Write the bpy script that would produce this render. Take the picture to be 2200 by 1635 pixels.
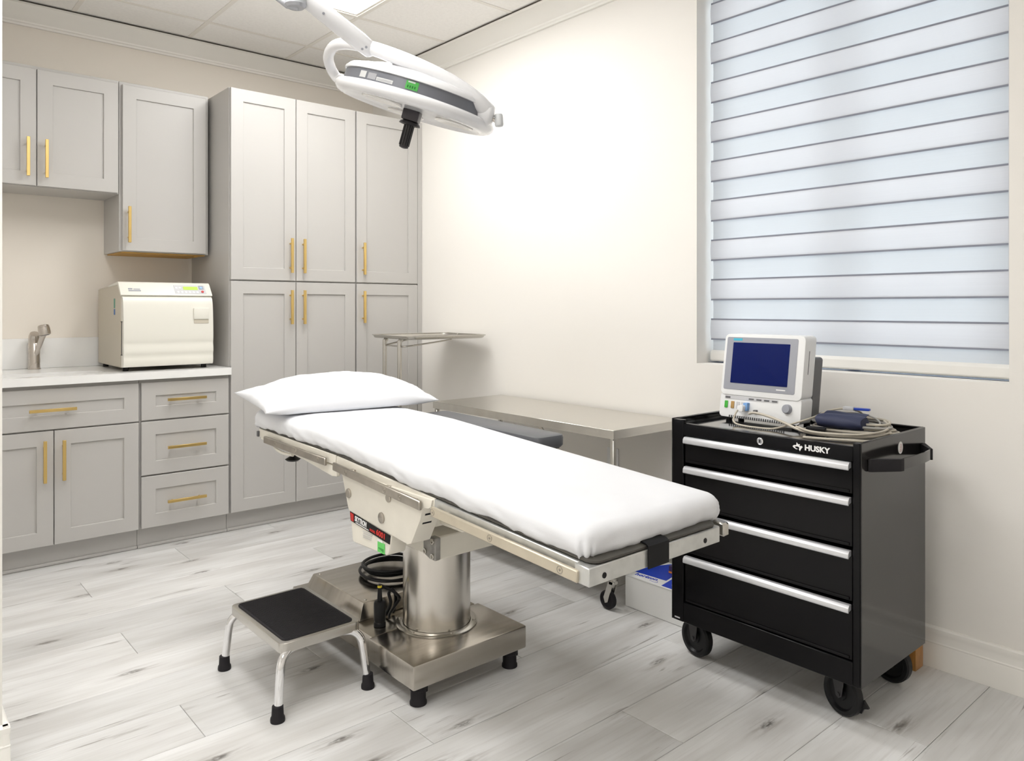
import bpy, bmesh, math, random
from mathutils import Vector, Matrix, noise
PI = math.pi
random.seed(7)
for o in list(bpy.data.objects): bpy.data.objects.remove(o)
SC = bpy.context.scene
COL = SC.collection

# ------------------------------------------------------------------ camera
cam_d = bpy.data.cameras.new('camera'); cam = bpy.data.objects.new('camera', cam_d); COL.objects.link(cam)
cam.location = (-2.8269, -4.7921, 1.2448)
cam.rotation_euler = (PI/2, 0, -0.7147)
cam_d.sensor_width = 36; cam_d.lens = 1625.72/2200*36
cam_d.shift_y = -157.47/2200
cam_d.clip_start = .05
SC.camera = cam
# ------------------------------------------------------------------ world, exposure
SC.view_settings.view_transform = 'Standard'; SC.view_settings.look = 'None'
SC.view_settings.gamma = 1; SC.view_settings.use_curve_mapping = False
SC.view_settings.exposure = 0.90
W = bpy.data.worlds.new('world'); SC.world = W; W.use_nodes = True
bg = W.node_tree.nodes['Background']
bg.inputs[0].default_value = (.87, .92, 1.0, 1); bg.inputs[1].default_value = 3.6
PANEL = 8.8       # emission of the ceiling light diffusers
SC.cycles.max_bounces = 10; SC.cycles.diffuse_bounces = 6; SC.cycles.glossy_bounces = 5
SC.cycles.transmission_bounces = 6; SC.cycles.transparent_max_bounces = 10
SC.cycles.use_denoising = True
SC.cycles.sample_clamp_indirect = 8

# ------------------------------------------------------------------ materials
def L(c):  # sRGB hex or tuple -> linear
    if isinstance(c, str):
        c = [int(c[i:i+2], 16)/255 for i in (0, 2, 4)]
        c = [x/12.92 if x <= .04045 else ((x+.055)/1.055)**2.4 for x in c]
    return (c[0], c[1], c[2], 1)
def mat(name, col, rough=.5, metal=0, bump=0, bscale=200, vary=0, vscale=3, coat=0, spec=.5, stretch=None, emit=0, sheen=0):
    m = bpy.data.materials.new(name); m.use_nodes = True
    nt = m.node_tree; N = nt.nodes; K = nt.links
    b = N['Principled BSDF']
    b.inputs['Base Color'].default_value = L(col)
    b.inputs['Roughness'].default_value = rough; b.inputs['Metallic'].default_value = metal
    b.inputs['Coat Weight'].default_value = coat; b.inputs['Coat Roughness'].default_value = .08
    b.inputs['Specular IOR Level'].default_value = spec
    b.inputs['Sheen Weight'].default_value = sheen
    if emit:
        b.inputs['Emission Color'].default_value = L(col); b.inputs['Emission Strength'].default_value = emit
    if bump or vary:
        tc = N.new('ShaderNodeTexCoord'); mp = N.new('ShaderNodeMapping'); K.new(tc.outputs['Object'], mp.inputs[0])
        if stretch: mp.inputs['Scale'].default_value = stretch
    if bump:
        n = N.new('ShaderNodeTexNoise'); n.inputs['Scale'].default_value = bscale; n.inputs['Detail'].default_value = 4
        K.new(mp.outputs[0], n.inputs['Vector'])
        bp = N.new('ShaderNodeBump'); bp.inputs['Strength'].default_value = bump; bp.inputs['Distance'].default_value = .002
        K.new(n.outputs[0], bp.inputs['Height']); K.new(bp.outputs[0], b.inputs['Normal'])
    if vary:
        n = N.new('ShaderNodeTexNoise'); n.inputs['Scale'].default_value = vscale; n.inputs['Detail'].default_value = 5
        K.new(mp.outputs[0], n.inputs['Vector'])
        mx = N.new('ShaderNodeMix'); mx.data_type = 'RGBA'; mx.blend_type = 'MULTIPLY'; mx.inputs[0].default_value = 1
        mx.inputs[6].default_value = L(col)
        r = N.new('ShaderNodeMapRange'); r.inputs[3].default_value = 1-vary; r.inputs[4].default_value = 1+vary*.3
        K.new(n.outputs[0], r.inputs[0]); r.inputs[1].default_value = .3; r.inputs[2].default_value = .7
        cb = N.new('ShaderNodeCombineColor')
        for i in range(3): K.new(r.outputs[0], cb.inputs[i])
        K.new(cb.outputs[0], mx.inputs[7]); K.new(mx.outputs[2], b.inputs['Base Color'])
        if metal:
            r2 = N.new('ShaderNodeMapRange'); r2.inputs[3].default_value = rough*.75; r2.inputs[4].default_value = rough*1.35
            K.new(n.outputs[0], r2.inputs[0]); K.new(r2.outputs[0], b.inputs['Roughness'])
    return m
WALL = mat('wall_paint', (.835, .812, .775), .75, bump=.08, bscale=300, spec=.25)
WALLB = mat('wall_paint_warm_light', (.815, .765, .695), .75, bump=.08, bscale=300, spec=.25)  # warm tone of the light on the back wall put into its paint
CEILT = mat('ceiling_tile', (.94, .925, .90), .9, bump=.35, bscale=160, vary=.04, vscale=60, spec=.1)
GRID = mat('ceiling_grid', (.84, .81, .76), .5)
TRIMW = mat('trim_paint', (.885, .868, .825), .35, bump=.02, bscale=60)
CAB = mat('cabinet_paint', (.50, .487, .470), .38, bump=.03, bscale=120, vary=.02, vscale=1.5)
CABD = mat('cabinet_shadow_gap', (.16, .145, .13), .6)
PLY = mat('plywood', 'C59A4E', .6, vary=.25, vscale=14, stretch=(1, 8, 1))
BRASS = mat('brushed_brass', (.74, .53, .20), .36, 1, vary=.04, vscale=20)
QUARTZ = mat('white_quartz', (.86, .86, .85), .18, vary=.05, vscale=5)
STEEL = mat('brushed_steel', (.68, .65, .60), .24, 1, vary=.04, vscale=2, stretch=(1, 1, .2))
STEELB = mat('table_stainless', (.70, .68, .635), .22, 1, bump=.015, bscale=30, vary=.08, vscale=3, stretch=(1, 6, 1))
STEELH = mat('stainless_sheet', (.54, .505, .455), .2, 1, bump=.02, bscale=30, vary=.16, vscale=4, stretch=(1, 9, 1))
STEELT = mat('satin_steel', (.58, .56, .52), .24, 1, vary=.05, vscale=5)
CHROME = mat('chrome', (.85, .85, .86), .08, 1)
NICKEL = mat('brushed_nickel', (.60, .555, .51), .26, 1, vary=.05, vscale=8)
RAILM = mat('worn_rail_steel', (.50, .465, .415), .34, 1, bump=.05, bscale=120, vary=.18, vscale=18)
CREAM = mat('cream_enamel', (.80, .765, .68), .33, bump=.04, bscale=50, vary=.05, vscale=12)
CREAMR = mat('cream_anodised_rail', (.62, .56, .45), .38, .5, vary=.1, vscale=15)
FOOTM = mat('scuffed_aluminium', (.66, .665, .65), .36, .7, bump=.05, bscale=90, vary=.14, vscale=25)
BLACKP = mat('black_plastic', (.008, .008, .009), .38, spec=.25)
BLACKR = mat('black_rubber', (.018, .0165, .019), .6, bump=.1, bscale=300, spec=.2)
VINYL = mat('charcoal_vinyl', (.10, .104, .115), .42, bump=.15, bscale=150, vary=.12, vscale=8)
PADM = mat('dark_pad_rubber', (.07, .065, .055), .5, bump=.06, bscale=100, vary=.2, vscale=14)
LINEN = mat('white_cotton', (.75, .76, .79), .85, bump=.12, bscale=500, spec=.15, sheen=.1)
LAMPW = mat('lamp_white', (.72, .72, .735), .22, coat=.3)
LAMPG = mat('lamp_grey_band', (.135, .14, .16), .35, vary=.1, vscale=9)
LENS = mat('lamp_lens', (.82, .80, .76), .12, coat=.4)
TBLACK = mat('tool_chest_black', (.004, .0038, .0045), .22, bump=.02, bscale=45, spec=.22)
FORK = mat('castor_black_steel', (.028, .026, .029), .32)
TSIDE = mat('tool_chest_side_black', (.014, .013, .013), .14, bump=.01, bscale=40, spec=.5, coat=.15)
TPULL = mat('silver_pull', (.74, .75, .78), .35, .55)
CREAMP = mat('cream_plastic', (.74, .725, .66), .38, bump=.02, bscale=300)
CREAMB = mat('beige_plastic', (.54, .495, .41), .45, bump=.03, bscale=300)
WHITEP = mat('white_plastic', (.78, .785, .79), .35)
GREYP = mat('grey_plastic', (.32, .33, .37), .45)
DGREY = mat('dark_grey_plastic', (.11, .11, .115), .5)
LGREYP = mat('light_grey_plastic', (.55, .55, .57), .45)
SCREEN = mat('blue_screen', (.001, .008, .095), .12, spec=.15)
CABLEM = mat('beige_cable', (.50, .455, .38), .45)
CABLEG = mat('grey_cable', (.35, .34, .32), .45)
NAVY = mat('navy_nylon', (.022, .028, .07), .65, bump=.25, bscale=220)
BLUEP = mat('blue_plastic', (.01, .05, .42), .35)
CYAN = mat('cyan_print', (.05, .45, .62), .5)
GREEN = mat('green_sticker', (.14, .62, .14), .5)
LCD = mat('lcd_green', (.42, .62, .08), .4, emit=.12)
PAPER = mat('paper_white', (.82, .82, .81), .6)
INK = mat('dark_ink', (.04, .04, .045), .6)
WHITEI = mat('white_ink', (.85, .85, .85), .5)
REDI = mat('red_ink', (.55, .02, .015), .5)
PLATEB = mat('nameplate_black', (.008, .008, .009), .5, spec=.2)
BOXW = mat('box_white_card', (.76, .76, .75), .6)
BOXB = mat('box_blue_print', (.005, .045, .48), .45)
ORANGE = mat('orange_print', (.75, .22, .03), .5)
PURPLE = mat('purple_print', (.05, .03, .09), .5)
WOODB = mat('amber_wood', (.48, .22, .05), .3, vary=.3, vscale=20, stretch=(1, 6, 1))
RED = mat('red_plastic', (.5, .03, .03), .5)
BLUEBTN = mat('blue_button', (.3, .5, .8), .4)
PVC = mat('window_frame_white', (.8, .8, .8), .4)

def glass_mat():
    m = bpy.data.materials.new('window_glass'); m.use_nodes = True; nt = m.node_tree; N = nt.nodes; N.clear()
    o = N.new('ShaderNodeOutputMaterial'); mx = N.new('ShaderNodeMixShader'); t = N.new('ShaderNodeBsdfTransparent')
    g = N.new('ShaderNodeBsdfGlossy'); g.inputs['Roughness'].default_value = .02; t.inputs[0].default_value = (.94, .97, .97, 1)
    f = N.new('ShaderNodeFresnel'); f.inputs[0].default_value = 1.45
    nt.links.new(f.outputs[0], mx.inputs[0]); nt.links.new(t.outputs[0], mx.inputs[1]); nt.links.new(g.outputs[0], mx.inputs[2]); nt.links.new(mx.outputs[0], o.inputs[0])
    return m
GLASS = glass_mat()
def blind_mat(name, col, tr, mixf):
    m = bpy.data.materials.new(name); m.use_nodes = True; nt = m.node_tree; N = nt.nodes; N.clear(); K = nt.links
    o = N.new('ShaderNodeOutputMaterial'); mx = N.new('ShaderNodeMixShader'); d = N.new('ShaderNodeBsdfDiffuse'); t = N.new('ShaderNodeBsdfTranslucent')
    d.inputs[0].default_value = L(col); mx.inputs[0].default_value = mixf
    tc = N.new('ShaderNodeTexCoord'); mp = N.new('ShaderNodeMapping'); mp.inputs['Scale'].default_value = (1, .6, 260)
    n = N.new('ShaderNodeTexNoise'); n.inputs['Scale'].default_value = 1; n.inputs['Detail'].default_value = 3
    K.new(tc.outputs['Object'], mp.inputs[0]); K.new(mp.outputs[0], n.inputs['Vector'])
    r = N.new('ShaderNodeMapRange'); r.inputs[3].default_value = .9; r.inputs[4].default_value = 1.1; K.new(n.outputs[0], r.inputs[0])
    v = N.new('ShaderNodeVectorMath'); v.operation = 'SCALE'; v.inputs[0].default_value = tr; K.new(r.outputs[0], v.inputs['Scale'])
    K.new(v.outputs[0], t.inputs[0]); K.new(d.outputs[0], mx.inputs[1]); K.new(t.outputs[0], mx.inputs[2]); K.new(mx.outputs[0], o.inputs[0])
    return m
BLINDF = blind_mat('blind_front_fabric', (.78, .77, .80), (.345, .34, .345), .5)
BLINDE = blind_mat('blind_overlap_shade', (.42, .44, .52), (.10, .10, .13), .35)  # darker colour paints the shade where the blind layers overlap
BLINDB = blind_mat('blind_back_fabric', (.80, .82, .85), (.30, .31, .32), .5)

def emis(name, col, s):
    m = bpy.data.materials.new(name); m.use_nodes = True; N = m.node_tree.nodes; N.clear()
    o = N.new('ShaderNodeOutputMaterial'); e = N.new('ShaderNodeEmission'); e.inputs[0].default_value = L(col); e.inputs[1].default_value = s
    m.node_tree.links.new(e.outputs[0], o.inputs[0]); return m
DIFFUSER = emis('light_diffuser', (1.0, .99, .968), PANEL)

def plank_mat():
    m = bpy.data.materials.new('whitewashed_oak_vinyl'); m.use_nodes = True; nt = m.node_tree; N = nt.nodes; K = nt.links
    b = N['Principled BSDF']; b.inputs['Specular IOR Level'].default_value = .4
    oi = N.new('ShaderNodeObjectInfo'); g = N.new('ShaderNodeNewGeometry')
    ml = N.new('ShaderNodeMath'); ml.operation = 'MULTIPLY'; ml.inputs[1].default_value = 37.0; K.new(oi.outputs['Random'], ml.inputs[0])
    cx = N.new('ShaderNodeCombineXYZ'); K.new(ml.outputs[0], cx.inputs[0]); K.new(ml.outputs[0], cx.inputs[1])
    ad = N.new('ShaderNodeVectorMath'); ad.operation = 'ADD'; K.new(g.outputs['Position'], ad.inputs[0]); K.new(cx.outputs[0], ad.inputs[1])
    def mp(s):
        q = N.new('ShaderNodeMapping'); q.inputs['Scale'].default_value = s; K.new(ad.outputs[0], q.inputs[0]); return q.outputs[0]
    def ns(v, sc, det=5, rough=.6, dist=0):
        n = N.new('ShaderNodeTexNoise'); n.inputs['Scale'].default_value = sc; n.inputs['Detail'].default_value = det
        n.inputs['Roughness'].default_value = rough; n.inputs['Distortion'].default_value = dist; K.new(v, n.inputs['Vector']); return n.outputs[0]
    def rng(v, a, b_, c, d):
        r = N.new('ShaderNodeMapRange'); r.inputs[1].default_value = a; r.inputs[2].default_value = b_; r.inputs[3].default_value = c; r.inputs[4].default_value = d
        r.interpolation_type = 'SMOOTHSTEP'; K.new(v, r.inputs[0]); return r.outputs[0]
    def mix(f, a, b_, mode='MIX'):
        x = N.new('ShaderNodeMix'); x.data_type = 'RGBA'; x.blend_type = mode
        for s, v in ((x.inputs[0], f), (x.inputs[6], a), (x.inputs[7], b_)):
            if isinstance(v, (tuple, float, int)): s.default_value = v
            else: K.new(v, s)
        return x.outputs[2]
    def mul(a, b_):
        x = N.new('ShaderNodeMath'); x.operation = 'MULTIPLY'; K.new(a, x.inputs[0])
        if isinstance(b_, float): x.inputs[1].default_value = b_
        else: K.new(b_, x.inputs[1])
        return x.outputs[0]
    base = mix(rng(ns(mp((.9, 5, 1)), 1.6, 3), .3, .72, 0., 1.), (.77, .77, .768, 1), (.60, .59, .575, 1))
    base = mix(rng(ns(mp((2.2, 60, 1)), 1.5, 6), .45, .8, 0., .5), base, (.50, .48, .46, 1))
    # long grey-brown cracks
    cr = mul(rng(ns(mp((1.1, 17, 1)), 1.7, 5, .55, .8), .62, .70, 0., 1.), rng(ns(mp((3, 90, 1)), 2, 4), .40, .62, 0., 1.))
    base = mix(mul(cr, .75), base, (.17, .145, .125, 1))
    # knots
    vo = N.new('ShaderNodeTexVoronoi'); vo.voronoi_dimensions = '2D'; vo.inputs['Scale'].default_value = 1; K.new(mp((2.1, 6.5, 1)), vo.inputs['Vector'])
    vo.inputs['Randomness'].default_value = 1
    sel = N.new('ShaderNodeSeparateColor'); K.new(vo.outputs['Color'], sel.inputs[0])
    kn = mul(rng(vo.outputs['Distance'], .03, .115, 1., 0.), rng(sel.outputs[0], .62, .64, 0., 1.))
    kn = mul(kn, rng(ns(mp((22, 60, 1)), 1.5, 3), .35, .6, .15, 1.))
    base = mix(mul(kn, .85), base, (.085, .075, .065, 1))
    halo = mul(rng(vo.outputs['Distance'], .05, .32, 1., 0.), rng(sel.outputs[0], .62, .64, 0., 1.))
    base = mix(mul(halo, mul(rng(ns(mp((4, 40, 1)), 2, 4), .4, .65, 0., 1.), .55)), base, (.30, .27, .245, 1))
    tone = N.new('ShaderNodeMapRange'); tone.inputs[3].default_value = .88; tone.inputs[4].default_value = 1.05; K.new(oi.outputs['Random'], tone.inputs[0])
    vs = N.new('ShaderNodeVectorMath'); vs.operation = 'SCALE'; K.new(base, vs.inputs[0]); K.new(tone.outputs[0], vs.inputs['Scale'])
    K.new(vs.outputs[0], b.inputs['Base Color'])
    K.new(rng(ns(mp((2, 30, 1)), 3, 4), .3, .7, .36, .5), b.inputs['Roughness'])
    bp = N.new('ShaderNodeBump'); bp.inputs['Strength'].default_value = .12; bp.inputs['Distance'].default_value = .002
    K.new(ns(mp((4, 90, 1)), 2, 5), bp.inputs['Height']); K.new(bp.outputs[0], b.inputs['Normal'])
    return m
PLANK = plank_mat()

# ------------------------------------------------------------------ mesh helpers
def nb(): return bmesh.new()
def merge(bm, t, M=None):
    if M is not None: bmesh.ops.transform(t, matrix=M, verts=t.verts)
    me = bpy.data.meshes.new('tmp'); t.to_mesh(me); t.free(); bm.from_mesh(me); bpy.data.meshes.remove(me)
def box(bm, x0, x1, y0, y1, z0, z1, bev=0.0, seg=1, M=None):
    t = bmesh.new(); bmesh.ops.create_cube(t, size=1)
    bmesh.ops.scale(t, vec=(abs(x1-x0), abs(y1-y0), abs(z1-z0)), verts=t.verts)
    bmesh.ops.translate(t, vec=((x0+x1)/2, (y0+y1)/2, (z0+z1)/2), verts=t.verts)
    if bev: bmesh.ops.bevel(t, geom=t.edges[:], offset=bev, segments=seg, profile=.6, affect='EDGES', clamp_overlap=True)
    merge(bm, t, M); return bm
def frame_from(d):
    d = Vector(d).normalized(); up = Vector((0, 0, 1)) if abs(d.z) < .9 else Vector((1, 0, 0))
    a = d.cross(up).normalized(); return a, a.cross(d).normalized()
def cyl(bm, p, q, r, r2=None, n=20, bev=0.0, M=None):
    """capped cylinder or cone from p to q"""
    p = Vector(p); q = Vector(q); r2 = r if r2 is None else r2; ax = (q-p).normalized(); h = (q-p).length
    prof = [(0, 0), (r-bev, 0)] + ([(r, bev)] if bev else []) + ([(r2, h-bev)] if bev else []) + [(r2-bev, h), (0, h)]
    return lathe(bm, p, ax, prof, n, M)
def lathe(bm, p, ax, prof, n=24, M=None, a0=0, a1=2*PI):
    p = Vector(p); ax = Vector(ax).normalized(); a, b = frame_from(ax); t = bmesh.new(); rings = []
    full = abs(a1-a0-2*PI) < 1e-6; k = n if full else n+1
    for (r, h) in prof:
        if r < 1e-7: rings.append([t.verts.new(p+ax*h)])
        else: rings.append([t.verts.new(p+ax*h+(a*math.cos(a0+(a1-a0)*i/n)+b*math.sin(a0+(a1-a0)*i/n))*r) for i in range(k)])
    for A, B in zip(rings, rings[1:]):
        for i in range(n):
            j = (i+1) % n if full else i+1
            try:
                if len(A) == 1 and len(B) == 1: continue
                if len(A) == 1: t.faces.new((A[0], B[i], B[j]))
                elif len(B) == 1: t.faces.new((A[j], A[i], B[0]))
                else: t.faces.new((A[j], A[i], B[i], B[j]))
            except ValueError: pass
    bmesh.ops.recalc_face_normals(t, faces=t.faces)
    merge(bm, t, M); return bm
def smooth_path(pts, sub=6, closed=False):
    P = [Vector(p) for p in pts]; out = []; n = len(P)
    rngs = range(n if closed else n-1)
    for i in rngs:
        p0 = P[(i-1) % n] if closed or i > 0 else P[i]*2-P[i+1]
        p1 = P[i]; p2 = P[(i+1) % n]
        p3 = P[(i+2) % n] if closed or i+2 < n else p2*2-p1
        for k in range(sub):
            t = k/sub
            out.append(.5*((2*p1)+(p2-p0)*t+(2*p0-5*p1+4*p2-p3)*t*t+(3*p1-p0-3*p2+p3)*t**3))
    if not closed: out.append(P[-1])
    return out
def tube(bm, pts, r, n=10, closed=False, caps=True, M=None):
    """r may be a number or a list (one radius per point)"""
    P = [Vector(p) for p in pts]; N_ = len(P); R = r if isinstance(r, (list, tuple)) else [r]*N_
    if len(R) != N_: R = [R[0]+(R[-1]-R[0])*i/(N_-1) for i in range(N_)]
    t = bmesh.new(); rings = []; prev = None
    for i in range(N_):
        if closed: d = P[(i+1) % N_]-P[i-1]
        else: d = P[min(i+1, N_-1)]-P[max(i-1, 0)]
        d.normalize()
        if prev is None: a, b = frame_from(d)
        else:
            a = prev-d*prev.dot(d)
            if a.length < 1e-6: a, b = frame_from(d)
            a.normalize(); b = a.cross(d)
        prev = a.copy()
        rings.append([t.verts.new(P[i]+(a*math.cos(2*PI*k/n)+b*math.sin(2*PI*k/n))*R[i]) for k in range(n)])
    for i in range(N_ if closed else N_-1):
        A = rings[i]; B = rings[(i+1) % N_]
        for k in range(n): t.faces.new((A[k], A[(k+1) % n], B[(k+1) % n], B[k]))
    if caps and not closed: t.faces.new(rings[0][::-1]); t.faces.new(rings[-1])
    bmesh.ops.recalc_face_normals(t, faces=t.faces)
    merge(bm, t, M); return bm
def prism(bm, poly, axis, a, b, bev=0.0, seg=1, M=None):
    """poly: 2D points in the plane normal to axis (x: (y,z), y: (x,z), z: (x,y)), extruded a..b"""
    t = bmesh.new()
    f = {'x': lambda p, h: (h, p[0], p[1]), 'y': lambda p, h: (p[0], h, p[1]), 'z': lambda p, h: (p[0], p[1], h)}[axis]
    A = [t.verts.new(f(p, a)) for p in poly]; B = [t.verts.new(f(p, b)) for p in poly]; n = len(poly)
    t.faces.new(A); t.faces.new(B[::-1])
    for i in range(n): t.faces.new((A[i], B[i], B[(i+1) % n], A[(i+1) % n]))
    bmesh.ops.recalc_face_normals(t, faces=t.faces)
    if bev: bmesh.ops.bevel(t, geom=t.edges[:], offset=bev, segments=seg, profile=.6, affect='EDGES', clamp_overlap=True)
    merge(bm, t, M); return bm
def rrect(w, h, r, n=5, cx=0, cy=0):
    out = []
    for sx, sy, a in ((1, 1, 0), (-1, 1, PI/2), (-1, -1, PI), (1, -1, 1.5*PI)):
        for k in range(n+1):
            t = a+PI/2*k/n; out.append((cx+sx*(w/2-r)+r*math.cos(t), cy+sy*(h/2-r)+r*math.sin(t)))
    return out
def circ(r, n=20, cx=0, cy=0, ry=None):
    return [(cx+r*math.cos(2*PI*i/n), cy+(ry or r)*math.sin(2*PI*i/n)) for i in range(n)]
def loft(bm, rings, cap=True, closed=True):
    t = bmesh.new(); V = [[t.verts.new(p) for p in r] for r in rings]; n = len(V[0])
    for A, B in zip(V, V[1:]):
        for k in range(n if closed else n-1): t.faces.new((A[k], A[(k+1) % n], B[(k+1) % n], B[k]))
    if cap: t.faces.new(V[0][::-1]); t.faces.new(V[-1])
    bmesh.ops.recalc_face_normals(t, faces=t.faces); merge(bm, t); return bm
def gridmesh(bm, f, nu, nv, thick=0):
    t = bmesh.new(); V = [[t.verts.new(f(i/nu, j/nv)) for j in range(nv+1)] for i in range(nu+1)]
    for i in range(nu):
        for j in range(nv): t.faces.new((V[i][j], V[i+1][j], V[i+1][j+1], V[i][j+1]))
    merge(bm, t); return bm

def finish(bm, name, m, parent=None, angle=38, flat=False):
    me = bpy.data.meshes.new(name); bm.to_mesh(me); bm.free()
    ms = m if isinstance(m, (list, tuple)) else [m]
    for q in ms: me.materials.append(q)
    if not flat:
        me.polygons.foreach_set('use_smooth', [True]*len(me.polygons))
        me.set_sharp_from_angle(angle=math.radians(angle))
    o = bpy.data.objects.new(name, me); COL.objects.link(o)
    if parent is not None:
        r = parent
        while r.parent is not None: r = r.parent
        if not r.get('local'): me.transform(Matrix.Translation(-r.location))
        o.parent = parent
    return o
def thing(name, label, cat, loc=(0, 0, 0), group=None, M=None):
    o = bpy.data.objects.new(name, None); COL.objects.link(o); o.empty_display_size = .1
    o['label'] = label; o['category'] = cat
    if group: o['group'] = group
    if M is not None: o.matrix_world = M; o['local'] = 1
    else: o.location = loc
    return o
def tag(o, label, cat, group=None):
    o['label'] = label; o['category'] = cat
    if group: o['group'] = group
    return o
def struct(o): o['kind'] = 'structure'; return o
def origin_to(o, loc):
    loc = Vector(loc); o.data.transform(Matrix.Translation(-loc)); o.location = loc; return o
def put(name, m, parent, fn, *a, **k):
    bm = nb(); fn(bm, *a, **k); return finish(bm, name, m, parent)
def text(parent, s, size, M, m, name='lettering', bold=0.0, shear=0, width=1.0, label=None):
    c = bpy.data.curves.new('txt', 'FONT'); c.body = s; c.size = size; c.extrude = .0004; c.offset = bold; c.shear = shear
    c.align_x = 'CENTER'; c.align_y = 'CENTER'; c.resolution_u = 3
    ob = bpy.data.objects.new('txt', c); COL.objects.link(ob)
    bpy.context.view_layer.update()
    me = bpy.data.meshes.new_from_object(ob.evaluated_get(bpy.context.evaluated_depsgraph_get()))
    bpy.data.objects.remove(ob); bpy.data.curves.remove(c)
    me.transform(Matrix.Diagonal((width, 1, 1, 1))); me.transform(M); me.name = name
    me.materials.clear(); me.materials.append(m)
    o = bpy.data.objects.new(name, me); COL.objects.link(o)
    r = parent
    while r.parent is not None: r = r.parent
    if not r.get('local'): me.transform(Matrix.Translation(-r.location))
    o.parent = parent
    if label: o['label'] = label
    return o
def basis(o, x, y):
    x = Vector(x).normalized(); y = Vector(y).normalized(); z = x.cross(y)
    return Matrix(((x.x, y.x, z.x, o[0]), (x.y, y.y, z.y, o[1]), (x.z, y.z, z.z, o[2]), (0, 0, 0, 1)))
FX = lambda x, y, z: basis((x, y, z), (0, -1, 0), (0, 0, 1))     # text on a face that looks towards -x
FY = lambda x, y, z: basis((x, y, z), (1, 0, 0), (0, 0, 1))      # text on a face that looks towards -y

# ================================================================== ROOM SHELL
XL, XO, YB, ZC = -2.534, -4.6, -6.3, 2.852
T = .14
WY0, WY1, WZ0, WZ1 = -2.788, -3.995, .996, 2.715
# floor
fl = nb(); box(fl, XO-T, T+.3, YB-T, T, -.12, -.014); floor = struct(finish(fl, 'floor', WALL)); floor.name = 'floor'
PW, PL = .232, 1.53
def plank_mesh(x0, x1, y0, y1):
    bm = nb(); e = .0007; c = .0016
    xa, xb, ya, yb = x0+e, x1-e, y0+e, y1-e
    lo = [(xa, ya, -.013), (xb, ya, -.013), (xb, yb, -.013), (xa, yb, -.013)]
    hi = [(xa, ya, -c*.6), (xb, ya, -c*.6), (xb, yb, -c*.6), (xa, yb, -c*.6)]
    tp = [(xa+c, ya+c, 0), (xb-c, ya+c, 0), (xb-c, yb-c, 0), (xa+c, yb-c, 0)]
    V = [[bm.verts.new(p) for p in r] for r in (lo, hi, tp)]
    for A, B in zip(V, V[1:]):
        for k in range(4): bm.faces.new((A[k], A[(k+1) % 4], B[(k+1) % 4], B[k]))
    bm.faces.new(V[-1]); bm.faces.new(V[0][::-1])
    me = bpy.data.meshes.new('plank'); bm.to_mesh(me); bm.free(); me.materials.append(PLANK); return me
full = plank_mesh(0, PL, 0, PW)
r0 = -2.32
for r in range(-11, 18):
    y1 = r0-PW*r; y0 = y1-PW
    if y0 > -.02 or y1 < YB+.001: continue
    y1c = min(y1, 0); y0c = max(y0, YB)
    off = {0: -2.06, 1: -1.04, 2: -1.58}[r % 3]
    k = -6
    while off+PL*k < 0:
        x0 = off+PL*k; x1 = x0+PL; k += 1
        if x1 < XO+.01: continue
        a = max(x0, XO); b = min(x1, 0)
        if b-a < .02: continue
        if a == x0 and b == x1 and y1c == y1 and y0c == y0:
            o = bpy.data.objects.new('plank', full); o.location = (x0, y0, 0)
        else:
            o = bpy.data.objects.new('plank', plank_mesh(0, b-a, 0, y1c-y0c)); o.location = (a, y0c, 0)
        COL.objects.link(o); o.parent = floor
# walls
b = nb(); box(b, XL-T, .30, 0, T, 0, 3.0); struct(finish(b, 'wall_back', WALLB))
b = nb()
box(b, 0, .30, YB, 0, 0, WZ0); box(b, 0, .30, YB, 0, WZ1, 3.0); box(b, 0, .30, WY0, 0, WZ0, WZ1); box(b, 0, .30, YB, WY1, WZ0, WZ1)
struct(finish(b, 'wall_right', WALL))
b = nb(); box(b, XL-T, XL, -2.40, 0, 0, 3.0); struct(finish(b, 'wall_left', WALL))
b = nb(); box(b, XO, XL-T, -2.40, -2.26, 0, 3.0); struct(finish(b, 'wall_hall_side', WALL))
b = nb(); box(b, XO-T, XO, YB, -2.26, 0, 3.0); struct(finish(b, 'wall_hall', WALL))
b = nb(); box(b, XO-T, .30, YB-T, YB, 0, 3.0); struct(finish(b, 'wall_front', WALL))
# ceiling: slab, lay-in grid and tiles
b = nb(); box(b, XO-T, .30, YB-T, T, 3.0, 3.1); ceiling = struct(finish(b, 'ceiling', WALL))
GX, GY = .607, .613
gx0, gy0 = -.717, -.444
xs = [gx0+GX*k for k in range(-8, 3)]; ys = [gy0-GY*k for k in range(-1, 11)]
tile_cells = {}
def tile(x0, x1, y0, y1):
    key = (round(x1-x0, 3), round(y1-y0, 3))
    if key not in tile_cells:
        bm = nb(); box(bm, .004, key[0]-.004, .004, key[1]-.004, 0, .014)
        me = bpy.data.meshes.new('ceiling_tile'); bm.to_mesh(me); bm.free(); me.materials.append(CEILT); tile_cells[key] = me
    o = bpy.data.objects.new('ceiling_tile', tile_cells[key]); o.location = (x0, y0, ZC+.003); COL.objects.link(o); o.parent = ceiling
def is_light(ix, iy): return (ix, iy) in LIGHTS
xi = [x for x in xs if XO < x < -.02]; xi = [XO+.0]+sorted(xi)+[-.0]
yi = sorted([y for y in ys if YB < y < -.02]); yi = [YB]+yi+[0]
LC = [(-1.324, -2.283), (-2.538, -3.509), (-3.752, -4.735)]   # near corner of each 2x4 panel; all but the first are unseen, added as fill
lights_at = []
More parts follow.
